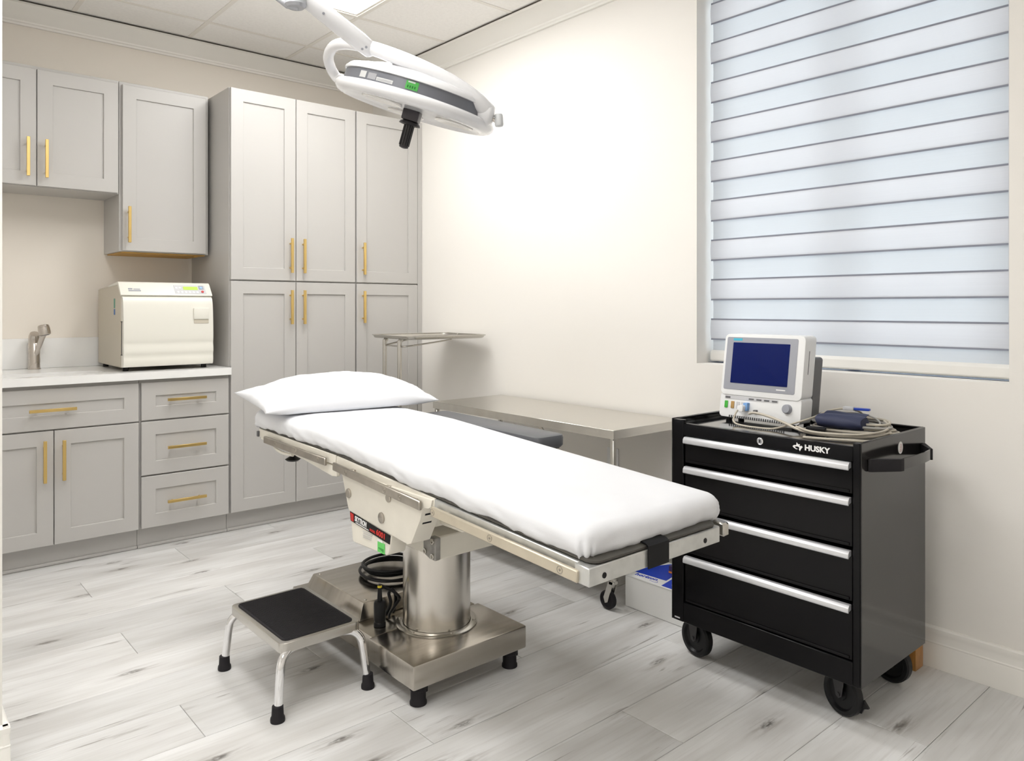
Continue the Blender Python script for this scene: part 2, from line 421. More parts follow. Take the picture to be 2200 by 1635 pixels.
for i in range(len(xi)-1):
    for j in range(len(yi)-1):
        x0, x1, y0, y1 = xi[i], xi[i+1], yi[j], yi[j+1]
        if x1 < XL and y0 > -2.4+.01: continue
        hit = [c for c in LC if abs(x0-c[0]) < .06 and (abs(y0-c[1]) < .06 or abs(y0-GY-c[1]) < .06)]
        if hit:
            if abs(y0-hit[0][1]) < .06: lights_at.append((x0, x1, y0, y0+2*GY))
            continue
        if x0 < XL-.2 and y1 > -2.38: y1 = -2.40
        if x0 < XL and y0 > -2.40: x0 = XL
        if y1-y0 < .02 or x1-x0 < .02: continue
        tile(x0, x1, y0, y1)
for x in xi[1:-1]:
    ytop = 0 if x > XL else -2.4
    bm = nb(); box(bm, x-.012, x+.012, YB, ytop, ZC, ZC+.0025); box(bm, x-.0015, x+.0015, YB, ytop, ZC+.0025, ZC+.04)
    finish(bm, 'grid_bar', GRID, ceiling)
for y in yi[1:-1]:
    xl = XL if y > -2.4 else XO
    cuts = sorted([(c[0], c[0]+GX) for c in LC if abs(c[1]+GY-y) < .06]); a_ = xl
    for (c0_, c1_) in cuts+[(0, 0)]:
        if c0_-a_ > .02:
            bm = nb(); box(bm, a_, c0_, y-.012, y+.012, ZC-.0006, ZC+.0024); box(bm, a_, c0_, y-.0015, y+.0015, ZC+.0024, ZC+.035)
            finish(bm, 'grid_bar', GRID, ceiling)
        a_ = c1_
light_names = ['long ceiling light panel glowing beside the surgical lamp arm, nearest the cabinets',
               'added unseen fill light panel over the aisle between the step stool and the camera',
               'added unseen fill light panel in the hallway ceiling left of the camera']
for (x0, x1, y0, y1) in lights_at:
    c = ((x0+x1)/2, (y0+y1)/2, ZC)
    idx = min(range(len(LC)), key=lambda q: abs(LC[q][0]-x0)+abs(LC[q][1]-y0))
    t = thing('ceiling_light', light_names[idx], 'ceiling light', c, 'long ceiling light panels')
    bm = nb()
    for (a, b_, cc, d) in ((x0+.013, x0+.03, y0+.013, y1-.013), (x1-.03, x1-.013, y0+.013, y1-.013), (x0+.03, x1-.03, y0+.013, y0+.03), (x0+.03, x1-.03, y1-.03, y1-.013)):
        box(bm, a, b_, cc, d, ZC+.003, ZC+.02)
    finish(bm, 'light_frame', GRID, t)
    bm = nb(); box(bm, x0+.03, x1-.03, y0+.03, y1-.03, ZC+.006, ZC+.012); finish(bm, 'diffuser', DIFFUSER, t)
# crown mouldings
CP = [(0, 2.755), (-.014, 2.755), (-.018, 2.764), (-.026, 2.768), (-.028, 2.776), (-.040, 2.784), (-.060, 2.800), (-.082, 2.822), (-.100, 2.836), (-.104, 2.842), (-.122, 2.845), (-.122, 2.850), (0, 2.850)]
b = nb(); prism(b, [(p[0], p[1]) for p in CP], 'x', XL, 0); tr1 = struct(finish(b, 'trim_1', TRIMW, angle=25))
b = nb(); prism(b, [(p[0], p[1]) for p in CP], 'y', YB, 0); tr2 = struct(finish(b, 'trim_2', TRIMW, angle=25))
JSHADOW = mat('joint_shadow', (.06, .05, .04), .8)  # dark strips with this colour paint the shadow line between crown and ceiling
b = nb(); box(b, XL, -.1225, -.126, -.1222, 2.8465, 2.8512); finish(b, 'ceiling_shadow_line', JSHADOW, tr1)
b = nb(); box(b, -.126, -.1222, YB, -.1225, 2.8465, 2.8512); finish(b, 'ceiling_shadow_line', JSHADOW, tr2)
# baseboards (profile: distance from wall, height)
BP = [(0, 0), (-.017, 0), (-.017, .078), (-.0155, .083), (-.017, .088), (-.014, .092), (-.0125, .108), (-.014, .118), (-.0165, .124), (-.0165, .136), (-.012, .141), (0, .141)]
b = nb(); prism(b, BP, 'y', YB, -.64); struct(finish(b, 'baseboard_right', TRIMW, angle=25))
b = nb(); prism(b, [(-2.40+p[0], p[1]) for p in BP], 'x', XO, XL+.016)
prism(b, [(XL-p[0], p[1]) for p in BP], 'y', -2.415, -.66)
struct(finish(b, 'baseboard_left', TRIMW, angle=25))
# window
wf = nb(); x0 = .22
box(wf, x0, x0+.05, WY1, WY1+.045, WZ0, WZ1, .003); box(wf, x0, x0+.05, WY0-.045, WY0, WZ0, WZ1, .003)
box(wf, x0, x0+.05, WY1, WY0, WZ0, WZ0+.045, .003); box(wf, x0, x0+.05, WY1, WY0, WZ1-.045, WZ1, .003)
box(wf, x0, x0+.05, (WY0+WY1)/2-.025, (WY0+WY1)/2+.025, WZ0, WZ1, .003)
win = struct(finish(wf, 'window_1', PVC))
ym = (WY0+WY1)/2
for a, c in ((WY1+.04, ym-.02), (ym+.02, WY0-.04)):
    bm = nb(); box(bm, x0+.02, x0+.026, a, c, WZ0+.04, WZ1-.04); finish(bm, 'pane', GLASS, win)

bm = nb(); box(bm, .088, .215, WY1, WY0, WZ0+.0002, WZ0+.0012); finish(bm, 'sill_track', mat('dark_blue_track', (.015, .03, .07), .4), win)
# ================================================================== CABINETS
def door(parent, x0, x1, z0, z1, yf, fw=.068, name='door', th=.019):
    bm = nb(); e = .002
    def ring(i, y): return [bm.verts.new((x0+i, y, z0+i)), bm.verts.new((x1-i, y, z0+i)), bm.verts.new((x1-i, y, z1-i)), bm.verts.new((x0+i, y, z1-i))]
    R = [ring(0, yf+th), ring(0, yf+e), ring(e, yf), ring(fw, yf), ring(fw+.0015, yf+.0015), ring(fw+.002, yf+.0085)]
    bm.faces.new(R[0][::-1]); bm.faces.new(R[-1])
    for A, B in zip(R, R[1:]):
        for k in range(4): bm.faces.new((A[k], A[(k+1) % 4], B[(k+1) % 4], B[k]))
    bmesh.ops.recalc_face_normals(bm, faces=bm.faces)
    return finish(bm, name, CAB, parent, angle=20)
def pull(parent, x, z, length, vertical, yf):
    bm = nb(); s = .0071; y0, y1 = yf-.036, yf-.024
    h = length/2
    if vertical:
        box(bm, x-s, x+s, y0, y1, z-h, z+h, .0008)
        for q in (-1, 1): cyl(bm, (x, yf, z+q*h*.70), (x, y1+.001, z+q*h*.70), .0045, n=10)
    else:
        box(bm, x-h, x+h, y0, y1, z-s, z+s, .0008)
        for q in (-1, 1): cyl(bm, (x+q*h*.70, yf, z), (x+q*h*.70, y1+.001, z), .0045, n=10)
    o = finish(bm, 'handle', BRASS, parent); return o
def carcass(parent, x0, x1, z0, z1, yf, name='carcass'):
    bm = nb(); box(bm, x0, x1, yf+.0205, -.002, z0, z1, .0012); return finish(bm, name, CAB, parent)
def toe(parent, x0, x1):
    bm = nb(); box(bm, x0, x1, -.575, -.02, .0005, .108); box(bm, x0, x1, -.588, -.575, .0005, .016, .003); return finish(bm, 'toe_kick', CAB, parent)
YF = -.632; YU = -.35
# sink base
t = thing('base_cabinet', 'grey shaker base cabinet under the sink with wide top panel over two doors', 'cabinet', (-2.11, -.3, 0))
carcass(t, -2.516, -1.731, .108, .874, YF); toe(t, -2.516, -1.731)
d = door(t, -2.508, -1.735, .662, .857, YF, name='drawer_front'); pull(d, -2.118, .757, .196, False, YF)
d = door(t, -2.508, -2.113, .11, .655, YF); pull(d, -2.152, .514, .198, True, YF)
d = door(t, -2.109, -1.735, .11, .655, YF); pull(d, -2.073, .513, .192, True, YF)
# drawer base
t = thing('drawer_cabinet', 'grey shaker base cabinet with three stacked drawers beside the tall pantry', 'cabinet', (-1.5, -.3, 0))
carcass(t, -1.729, -1.271, .108, .874, YF); toe(t, -1.729, -1.271)
for (z0, z1, hz) in ((.664, .857, .765), (.382, .656, .517), (.11, .374, .236)):
    d = door(t, -1.723, -1.277, z0, z1, YF, name='drawer'); pull(d, -1.505, hz, .196, False, YF)
# tall double
t = thing('tall_cabinet', 'wide floor-to-top grey pantry cabinet with four shaker doors in two pairs', 'cabinet', (-.88, -.3, 0))
carcass(t, -1.269, -.4925, .108, 2.462, YF); toe(t, -1.269, -.4925)
for (x0, x1, hx) in ((-1.265, -.8865, -.921), (-.8825, -.4965, -.843)):
    d = door(t, x0, x1, 1.398, 2.458, YF); pull(d, hx, 1.543, .2, True, YF)
    d = door(t, x0, x1, .11, 1.390, YF); pull(d, hx, 1.245, .197, True, YF)
# tall single
t = thing('tall_cabinet', 'narrow tall grey pantry cabinet with single doors in the room corner', 'cabinet', (-.25, -.3, 0))
carcass(t, -.4905, -.002, .108, 2.462, YF); toe(t, -.4905, -.002)
bm = nb(); box(bm, -.034, -.002, YF+.004, YF+.022, .11, 2.46, .001); finish(bm, 'filler_strip', CAB, t)
d = door(t, -.4865, -.038, 1.398, 2.458, YF); pull(d, -.446, 1.545, .198, True, YF)
d = door(t, -.4865, -.038, .11, 1.390, YF); pull(d, -.446, 1.246, .198, True, YF)
# upper cabinets
t = thing('wall_cabinet', 'short grey wall cabinet with two shaker doors above the sink', 'cabinet', (-2.13, -.17, 1.86))
carcass(t, -2.516, -1.7575, 1.852, 2.462, YU)
d = door(t, -2.508, -2.1395, 1.856, 2.444, YU); pull(d, -2.178, 1.996, .194, True, YU)
d = door(t, -2.1355, -1.764, 1.856, 2.444, YU); pull(d, -2.098, 1.994, .192, True, YU)
t = thing('wall_cabinet', 'taller grey wall cabinet with one shaker door hanging over the sterilizer', 'cabinet', (-1.52, -.17, 1.55))
carcass(t, -1.7555, -1.285, 1.546, 2.462, YU)
d = door(t, -1.742, -1.303, 1.550, 2.444, YU); pull(d, -1.714, 1.690, .194, True, YU)
bm = nb(); box(bm, -1.74, -1.30, YU+.03, -.012, 1.5395, 1.5455); box(bm, -1.36, -1.34, YU+.035, YU+.06, 1.532, 1.539, .002)
o = finish(bm, 'bottom_panel', PLY, t); o['label'] = 'raw amber plywood underside'
# countertop
t = thing('countertop', 'white quartz countertop with backsplash along the back wall', 'countertop', (-1.9, -.3, .876))
SX0, SX1, SY0, SY1 = -2.47, -1.865, -.575, -.37
bm = nb()
hole = rrect(SX1-SX0, SY1-SY0, .055, 6, (SX0+SX1)/2, (SY0+SY1)/2)
def slab_with_hole(bm, X0, X1, Y0, Y1, Z0, Z1, hole):
    t_ = bmesh.new(); O = [(X0, Y0), (X1, Y0), (X1, Y1), (X0, Y1)]
    for z in (Z0, Z1):
        a = [t_.verts.new((p[0], p[1], z)) for p in O]; h = [t_.verts.new((p[0], p[1], z)) for p in hole]
        ea = [t_.edges.new((a[i], a[(i+1) % 4])) for i in range(4)]; eh = [t_.edges.new((h[i], h[(i+1) % len(h)])) for i in range(len(h))]
        bmesh.ops.triangle_fill(t_, edges=ea+eh, use_beauty=True)
        if z == Z0: lo = (a, h)
        else: hi = (a, h)
    for i in range(4): t_.faces.new((lo[0][i], lo[0][(i+1) % 4], hi[0][(i+1) % 4], hi[0][i]))
    n = len(hole)
    for i in range(n): t_.faces.new((lo[1][i], hi[1][i], hi[1][(i+1) % n], lo[1][(i+1) % n]))
    bmesh.ops.recalc_face_normals(t_, faces=t_.faces); merge(bm, t_)
slab_with_hole(bm, -2.516, -1.2715, -.657, -.0015, .8755, .914, hole)
finish(bm, 'worktop', QUARTZ, t)
bm = nb(); box(bm, -2.516, -1.2715, -.02, -.0015, .9145, 1.076, .001); finish(bm, 'backsplash', QUARTZ, t)
# sink
bm = nb(); cxs, cys = (SX0+SX1)/2, (SY0+SY1)/2; w, h = SX1-SX0, SY1-SY0
rings = []
for (dw, z) in ((.03, .8745), (-.004, .8745), (-.008, .865), (-.012, .73), (-.05, .705), (-.12, .70)):
    rings.append([(p[0], p[1], z) for p in rrect(w+dw, h+dw*.8, .05 if dw > -.05 else .02, 6, cxs, cys)])
loft(bm, rings, cap=False)
t_ = bmesh.new(); t_.faces.new([t_.verts.new(p) for p in rings[-1]]); merge(bm, t_)
o = finish(bm, 'sink', STEELT); tag(origin_to(o, (cxs, cys, .87)), 'stainless undermount sink set into the white countertop', 'sink')
# faucet
t = thing('faucet', 'brushed nickel pull-out faucet standing behind the sink', 'faucet', (-2.106, -.068, .914))
fx, fy = -2.106, -.068
bm = nb(); lathe(bm, (fx, fy, .9145), (0, 0, 1), [(0, 0), (.031, 0), (.031, .004), (.0285, .007), (.0285, .137), (.027, .139), (.0255, .139)], 28); finish(bm, 'body', NICKEL, t)
bm = nb()
pts = [(fx, fy, 1.052), (fx, fy, 1.072), (fx, fy-.006, 1.09), (fx, fy-.016, 1.103)]
rr = [.0275, .0275, .026, .022]
tube(bm, pts, rr, 24); finish(bm, 'cap', NICKEL, t)
bm = nb(); tube(bm, smooth_path([(fx+.004, fy-.012, .985), (fx+.013, fy-.045, 1.03), (fx+.022, fy-.085, 1.08), (fx+.028, fy-.112, 1.112)], 4), [.010, .0135, .0145, .0155], 18)
finish(bm, 'spout', NICKEL, t)
bm = nb(); hx = Vector((fx+.030, fy-.125, 1.098)); ax = Vector((-.14, .12, 1)).normalized()
lathe(bm, hx, ax, [(0, 0), (.021, 0), (.0275, .004), (.0285, .02), (.0275, .041), (.0265, .042), (.0265, .045), (.0275, .046), (.024, .053), (.012, .057), (0, .058)], 26)
h1 = finish(bm, 'spray_head', NICKEL, t)
bm = nb(); lathe(bm, hx-ax*.001, ax, [(0, 0), (.020, 0), (.020, .002), (0, .002)], 20); finish(bm, 'aerator', DGREY, h1)

# ================================================================== STERILIZER
AX0, AX1 = -1.800, -1.345
t = thing('sterilizer', 'cream countertop autoclave sterilizer with curved front door and control panel', 'sterilizer', (-1.57, -.33, .914))
bm = nb()
prism(bm, [(-.545, .934), (-.074, .934), (-.074, 1.345), (-.30, 1.358), (-.49, 1.373), (-.503, 1.36), (-.545, 1.30)], 'x', AX0, AX1, .004)
finish(bm, 'body', CREAMB, t)
bm = nb(); prism(bm, [(-.30, 1.3595), (-.500, 1.3775), (-.512, 1.372), (-.566, 1.308), (-.548, 1.300), (-.548, 1.306), (-.497, 1.360), (-.30, 1.352)], 'x', AX0-.003, AX1+.003, .002, 2)
hood = finish(bm, 'control_hood', CREAMP, t)
# sloping panel frame of the control hood
pu = Vector((0, .054, .064)).normalized()
def HP(x, s, off=.001):  # point on the slope, s 0..1 up
    p = Vector((x, -.566, 1.308)).lerp(Vector((x, -.512, 1.372)), s); nrm = Vector((0, -.064, .054)).normalized(); return p+nrm*off
def slope_box(bm, x0, x1, s0, s1, th):
    M = basis(HP((x0+x1)/2, (s0+s1)/2, .0002), (1, 0, 0), pu); h_ = (s1-s0)*.0838/2
    box(bm, -(x1-x0)/2, (x1-x0)/2, -h_, h_, -.001, th, .0006, 1, M)
bm = nb(); slope_box(bm, -1.535, -1.372, .14, .86, .0012); cp = finish(bm, 'control_panel', LGREYP, t)
bm = nb(); slope_box(bm, -1.488, -1.412, .46, .74, .0022); finish(bm, 'display', LCD, cp)
bm = nb()
for k in range(6):
    M = basis(HP(-1.518+.020*k, .27, .001), (1, 0, 0), pu); prism(bm, circ(.0062, 12), 'z', 0, .0015, M=M)
for k in range(2):
    M = basis(HP(-1.523+.018*k, .62, .001), (1, 0, 0), pu); prism(bm, circ(.006, 12), 'z', 0, .0015, M=M)
finish(bm, 'button_row', WHITEP, cp)
bm = nb(); slope_box(bm, -1.406, -1.380, .50, .84, .0018); finish(bm, 'button_surround', GREYP, cp)
bm = nb(); M = basis(HP(-1.394, .64, .0022), (1, 0, 0), pu); prism(bm, circ(.0075, 14), 'z', 0, .002, M=M); finish(bm, 'button', BLUEBTN, cp)
bm = nb(); M = basis(HP(-1.391, .30, .0022), (1, 0, 0), pu); prism(bm, circ(.0075, 14), 'z', 0, .002, M=M); finish(bm, 'button', RED, cp)
text(hood, 'Sterilite', .016, basis(HP(-1.735, .38, .0006), (1, 0, 0), pu), GREYP, 'badge', .0006) if False else None
bm = nb(); slope_box(bm, -1.763, -1.703, .30, .40, .0008); slope_box(bm, -1.763, -1.742, .44, .56, .0008); slope_box(bm, -1.738, -1.705, .44, .52, .0008)
o = finish(bm, 'badge', GREYP, hood)
# door
prof = [(-.556, 1.301), (-.572, 1.294), (-.583, 1.27), (-.590, 1.22), (-.594, 1.15), (-.595, 1.08), (-.592, 1.055), (-.595, 1.03), (-.596, 1.01), (-.592, .99), (-.594, .965), (-.590, .945), (-.583, .937)]
bm = nb(); back = [(-.547, .937), (-.547, 1.301)]
prof_s = [(p.x, p.y) for p in smooth_path([(a, c, 0) for a, c in prof], 3)]
prism(bm, prof_s+back, 'x', AX0+.003, AX1-.003, 0)
dr = finish(bm, 'door', CREAMP, t, angle=50)
bm = nb(); box(bm, -1.452, -1.373, -.600, -.585, 1.180, 1.240, .004, 2); finish(bm, 'door_latch', CREAMP, dr)
bm = nb(); box(bm, -1.450, -1.373, -.596, -.586, 1.158, 1.178, .001); o = finish(bm, 'latch_recess', CREAMB, dr)
bm = nb(); box(bm, AX0+.001, AX0+.006, -.562, -.555, 1.0, 1.17, .001); box(bm, AX0-.001, AX0+.004, -.57, -.551, 1.168, 1.172); box(bm, AX0-.001, AX0+.004, -.57, -.551, .998, 1.002); finish(bm, 'hinge_slot', INK, dr)
bm = nb(); box(bm, AX0-.0012, AX0+.001, -.44, -.415, 1.24, 1.29); finish(bm, 'sticker', mat('teal_sticker', (.10, .30, .22), .5), t)
bm = nb(); box(bm, AX0-.0012, AX0+.001, -.44, -.415, 1.205, 1.235); finish(bm, 'sticker', mat('blue_sticker', (.06, .16, .42), .5), t)
for (x, y) in ((-1.77, -.52), (-1.375, -.52), (-1.77, -.11), (-1.375, -.11)):
    bm = nb(); cyl(bm, (x, y, .9145), (x, y, .936), .014, n=14); finish(bm, 'foot', BLACKR, t)

# ================================================================== OPERATING TABLE
OX = -1.32
def zf(y):
    P = [(-1.60, .759), (-1.80, .755), (-2.44, .742), (-3.04, .705), (-3.645, .669), (-3.8, .660)]
    for (a, za), (c, zc) in zip(P, P[1:]):
        if c <= y <= a: return za+(zc-za)*(y-a)/(c-a)
    return P[0][1] if y > P[0][0] else P[-1][1]
ot = thing('operating_table', 'cream and stainless operating table on a pedestal, under the white sheet', 'operating table', (-1.30, -2.6, 0))
def slope_slab(bm, x0, x1, ya, yb, za, zb, h, bev=.002):
    """bar from y=ya (top za) to y=yb (top zb), height h"""
    prism(bm, [(ya, za), (yb, zb), (yb, zb-h), (ya, za-h)], 'x', x0, x1, bev)
# base
bm = nb(); box(bm, -1.535, -1.070, -2.843, -2.574, .065, .142, .006, 2); finish(bm, 'base_cover', STEELH, ot)
bm = nb(); box(bm, -1.522, -1.083, -2.572, -1.965, .066, .141, .005, 2); finish(bm, 'base_rear', STEELH, ot)
bm = nb()
def pbox(zlo, zhi, lo, hi):
    loft(bm, [[(lo[0], lo[2], zlo), (lo[1], lo[2], zlo), (lo[1], lo[3], zlo), (lo[0], lo[3], zlo)], [(hi[0], hi[2], zhi), (hi[1], hi[2], zhi), (hi[1], hi[3], zhi), (hi[0], hi[3], zhi)]])
pbox(.1415, .1985, (-1.497, -1.108, -2.440, -2.02), (-1.468, -1.122, -2.425, -2.035))
bmesh.ops.bevel(bm, geom=bm.edges[:], offset=.004, segments=2, profile=.6, affect='EDGES')
bx = finish(bm, 'motor_housing', STEELH, ot)
for (x, y) in ((-1.45, -2.405), (-1.14, -2.405), (-1.45, -2.055), (-1.14, -2.055)):
    bm = nb(); lathe(bm, (x, y, .1985), (0, 0, 1), [(.006, 0), (.005, .002), (0, .003)], 12); finish(bm, 'screw', STEELT, bx)
for (x, y) in ((-1.491, -2.803), (-1.112, -2.803), (-1.478, -2.10), (-1.112, -2.10)):
    bm = nb(); lathe(bm, (x, y, .0005), (0, 0, 1), [(0, 0), (.027, 0), (.027, .008), (.024, .012), (.024, .044), (.027, .046), (.027, .066), (0, .066)], 20)
    box(bm, x+.018, x+.032, y-.01, y+.012, .03, .062, .003); finish(bm, 'foot', BLACKR, ot)
# column
cc = (-1.283, -2.609)
bm = nb(); lathe(bm, (cc[0], cc[1], .1425), (0, 0, 1), [(.120, 0), (.142, 0), (.143, .003), (.138, .0065), (.120, .0065)], 48)
for k in range(6):
    a = .3+k*PI/3; cyl(bm, (cc[0]+.131*math.cos(a), cc[1]+.131*math.sin(a), .148), (cc[0]+.131*math.cos(a), cc[1]+.131*math.sin(a), .152), .005, n=10)
finish(bm, 'column_flange', STEELT, ot)
bm = nb(); lathe(bm, (cc[0], cc[1], .142), (0, 0, 1), [(.118, 0), (.118, .37), (.112, .374), (0, .374)], 64); finish(bm, 'column', STEEL, ot)
# cross beam (saddle)
bm = nb(); box(bm, -1.470, -1.10, -2.886, -2.52, .466, .538, .004); finish(bm, 'cross_beam', CREAM, ot)
bm = nb(); prism(bm, [(-2.893, .538), (-2.893, .468), (-2.862, .468), (-2.828, .478), (-2.828, .518), (-2.862, .538)], 'x', -1.490, -1.468, .003)
ep = finish(bm, 'end_plate', mat('dull_zinc', (.40, .39, .37), .42, .8, vary=.3, vscale=30), ot)
for (y, z) in ((-2.880, .526), (-2.880, .480), (-2.840, .488)):
    bm = nb(); lathe(bm, (-1.490, y, z), (-1, 0, 0), [(0, 0), (.009, 0), (.009, .004), (.005, .004), (.005, .001), (0, .001)], 14); finish(bm, 'bolt', STEELT, ep)
# housing side plates
hp = [(-2.500, .698), (-2.512, .675), (-2.548, .585), (-2.556, .574), (-2.905, .545), (-2.925, .552), (-2.972, .632), (-2.985, .668), (-3.012, .672), (-3.025, .678), (-3.032, .700)]
for s, nm in ((-1, 'near'), (1, 'far')):
    xa, xb = (-1.598, -1.53) if s < 0 else (-1.11, -1.045)
    bm = nb(); prism(bm, hp, 'x', xa, xb, .003, 2); hs = finish(bm, 'side_housing', CREAM, ot)
    if s < 0:
        for (y, z, r_) in ((-2.556, .632, .0155), (-2.762, .594, .0165), (-2.803, .663, .013)):
            bm = nb(); lathe(bm, (xa, y, z), (-1, 0, 0), [(0, 0), (r_, 0), (r_, .004), (r_*.85, .006), (0, .0065)], 22)
            finish(bm, 'cap_plug', RAILM, hs)
        bm = nb(); prism(bm, [(-2.9620, .614), (-2.9785, .648), (-2.968, .648), (-2.952, .614)], 'x', -1.584, -1.552); finish(bm, 'socket', PLATEB, hs)
# central beam between side plates
bm = nb(); prism(bm, [(-2.56, .68), (-2.58, .60), (-2.90, .575), (-2.96, .63), (-2.98, .66)], 'x', -1.53, -1.11, .003); finish(bm, 'centre_box', CREAM, ot)
# hinge brackets to the foot section
bm = nb(); prism(bm, [(-2.93, .66), (-3.19, .645), (-3.15, .622), (-3.04, .592), (-2.93, .592)], 'x', -1.50, -1.47, .002); hb = finish(bm, 'hinge_bracket', CREAM, ot)
bm = nb(); prism(bm, [(-2.93, .66), (-3.19, .645), (-3.15, .622), (-3.04, .592), (-2.93, .592)], 'x', -1.17, -1.14, .002); finish(bm, 'hinge_bracket', CREAM, ot)
bm = nb(); cyl(bm, (-1.499, -3.06, .617), (-1.508, -3.06, .617), .012, n=16); finish(bm, 'pivot_bolt', DGREY, hb)
# lower nameplate box
bm = nb(); prism(bm, [(-2.560, .576), (-2.815, .553), (-2.800, .490), (-2.785, .482), (-2.584, .476), (-2.576, .48)], 'x', -1.596, -1.535, .003)
lb = finish(bm, 'lower_cover', CREAM, ot)
sl = Vector((0, -.255, -.0235)).normalized(); su = Vector((0, -.0235*-1, -.255*-1)); su = Vector((0, -.092, .996))
LBX = -1.5972
def plate_pt(s, dz): return Vector((LBX, -2.562-.250*s, .5735-.0235*s-dz))
bm = nb(); prism(bm, [(-2.563, .5735), (-2.812, .5500), (-2.807, .522), (-2.568, .5445)], 'x', LBX, LBX-.0016); npl = finish(bm, 'nameplate', PLATEB, lb)
tm = lambda s, dz: basis(plate_pt(s, dz)-Vector((.0022, 0, 0)), sl, su)
bm = nb(); prism(bm, [(-2.567, .571), (-2.589, .569), (-2.589, .545), (-2.571, .5465)], 'x', LBX-.0016, LBX-.0024); finish(bm, 'emblem', REDI, npl)
text(npl, 'SKYTRON', .0235, tm(.29, .0125), WHITEI, bold=.0006, width=.70)
text(npl, 'the table company', .0065, tm(.30, .0265), WHITEI, width=1.1) if False else None
bm = nb(); prism(bm, [(-2.602, .5465), (-2.684, .539), (-2.684, .5365), (-2.602, .544)], 'x', LBX-.0016, LBX-.0022); finish(bm, 'subtitle_line', WHITEI, npl)
text(npl, 'MODEL', .010, tm(.585, .019), REDI, bold=.0004)
text(npl, '6001', .024, tm(.785, .0145), REDI, bold=.0009, width=1.15)
bm = nb(); box(bm, LBX-.0012, LBX+.0003, -2.778, -2.737, .484, .516); gs = finish(bm, 'sticker', GREEN, lb)
bm = nb(); box(bm, LBX-.0012, LBX+.0003, -2.766, -2.737, .5165, .524); finish(bm, 'sticker', PAPER, lb)
bm = nb()
for k in range(4): box(bm, LBX-.0018, LBX-.0011, -2.772+.008*k, -2.767+.008*k, .489+.002*k, .499)
finish(bm, 'sticker_print', mat('dark_green_ink', (.03, .25, .04), .6), gs)
bm = nb()
for k in range(4): box(bm, LBX-.0007, LBX+.0003, -2.705+.003*k, -2.645-.003*(k % 2), .526-.006*k, .5275-.006*k)
finish(bm, 'fine_print', LGREYP, lb)
# top frame sections
def section(ya, yb, h, name, m, xn=-1.592, xf=-1.112):
    bm = nb()
    for (x0, x1) in ((xn, xn+.03), (xf-.03, xf)):
        slope_slab(bm, x0, x1, ya, yb, zf(ya)-.001, zf(yb)-.001, h, .002)
    slope_slab(bm, xn+.03, xf-.03, ya-.002, ya-.032, zf(ya)-.001, zf(ya-.03)-.001, h); slope_slab(bm, xn+.03, xf-.03, yb+.032, yb+.002, zf(yb+.03)-.001, zf(yb)-.001, h)
    slope_slab(bm, xn+.028, xf-.028, ya-.03, yb+.03, zf(ya)-.004, zf(yb)-.004, .006, 0)
    return finish(bm, name, m, ot)
section(-1.805, -2.452, .034, 'head_frame', CREAM)
section(-2.458, -3.034, .036, 'seat_frame', CREAM)
fs = section(-3.040, -3.60, .038, 'foot_frame', FOOTM, -1.596, -1.106)
# end bar of foot section
bm = nb(); prism(bm, [(-3.600, zf(-3.6)-.001), (-3.645, .668), (-3.645, .626), (-3.600, .628)], 'x', -1.607, -1.106, .002); eb = finish(bm, 'foot_end_bar', FOOTM, ot)
for x in (-1.557, -1.172):
    bm = nb(); lathe(bm, (x, -3.645, .643), (0, -1, 0), [(0, 0), (.0068, 0), (.0068, .001), (0, .0012)], 14); finish(bm, 'bolt_hole', BLACKP, eb)
bm = nb(); prism(bm, [(-3.570, .692), (-3.642, .684), (-3.651, .678), (-3.651, .624), (-3.648, .624), (-3.648, .676), (-3.640, .6808), (-3.570, .688)], 'x', -1.408, -1.330, 0)
o = finish(bm, 'strap', PLATEB, ot); o['label'] = 'black strap wrapped over the end bar'
# head underside arms
bm = nb(); prism(bm, [(-1.815, .728), (-1.90, .724), (-2.445, .700), (-2.455, .668), (-2.42, .664), (-2.20, .688), (-1.88, .708), (-1.82, .712)], 'x', -1.590, -1.575, .002); finish(bm, 'head_arm', CREAM, ot)
bm = nb(); prism(bm, [(-1.815, .728), (-1.90, .724), (-2.445, .700), (-2.455, .668), (-2.42, .664), (-2.20, .688), (-1.88, .708), (-1.82, .712)], 'x', -1.130, -1.115, .002)
finish(bm, 'head_arm', CREAM, ot)
bm = nb(); lathe(bm, (-1.53, -1.985, .640), (0, 0, 1), [(0, 0), (.022, .002), (.030, .009), (.012, .020), (.010, .070), (0, .070)], 20); finish(bm, 'release_knob', BLACKP, ot)
bm = nb(); tube(bm, smooth_path([(-1.598, -1.97, .703), (-1.598, -2.0, .694), (-1.598, -2.05, .69), (-1.592, -2.12, .692)], 4), .006, 8); finish(bm, 'release_lever', CREAM, ot)
bm = nb(); box(bm, -1.60, -1.585, -1.812, -1.800, .722, .744, .001); finish(bm, 'end_socket', DGREY, ot)
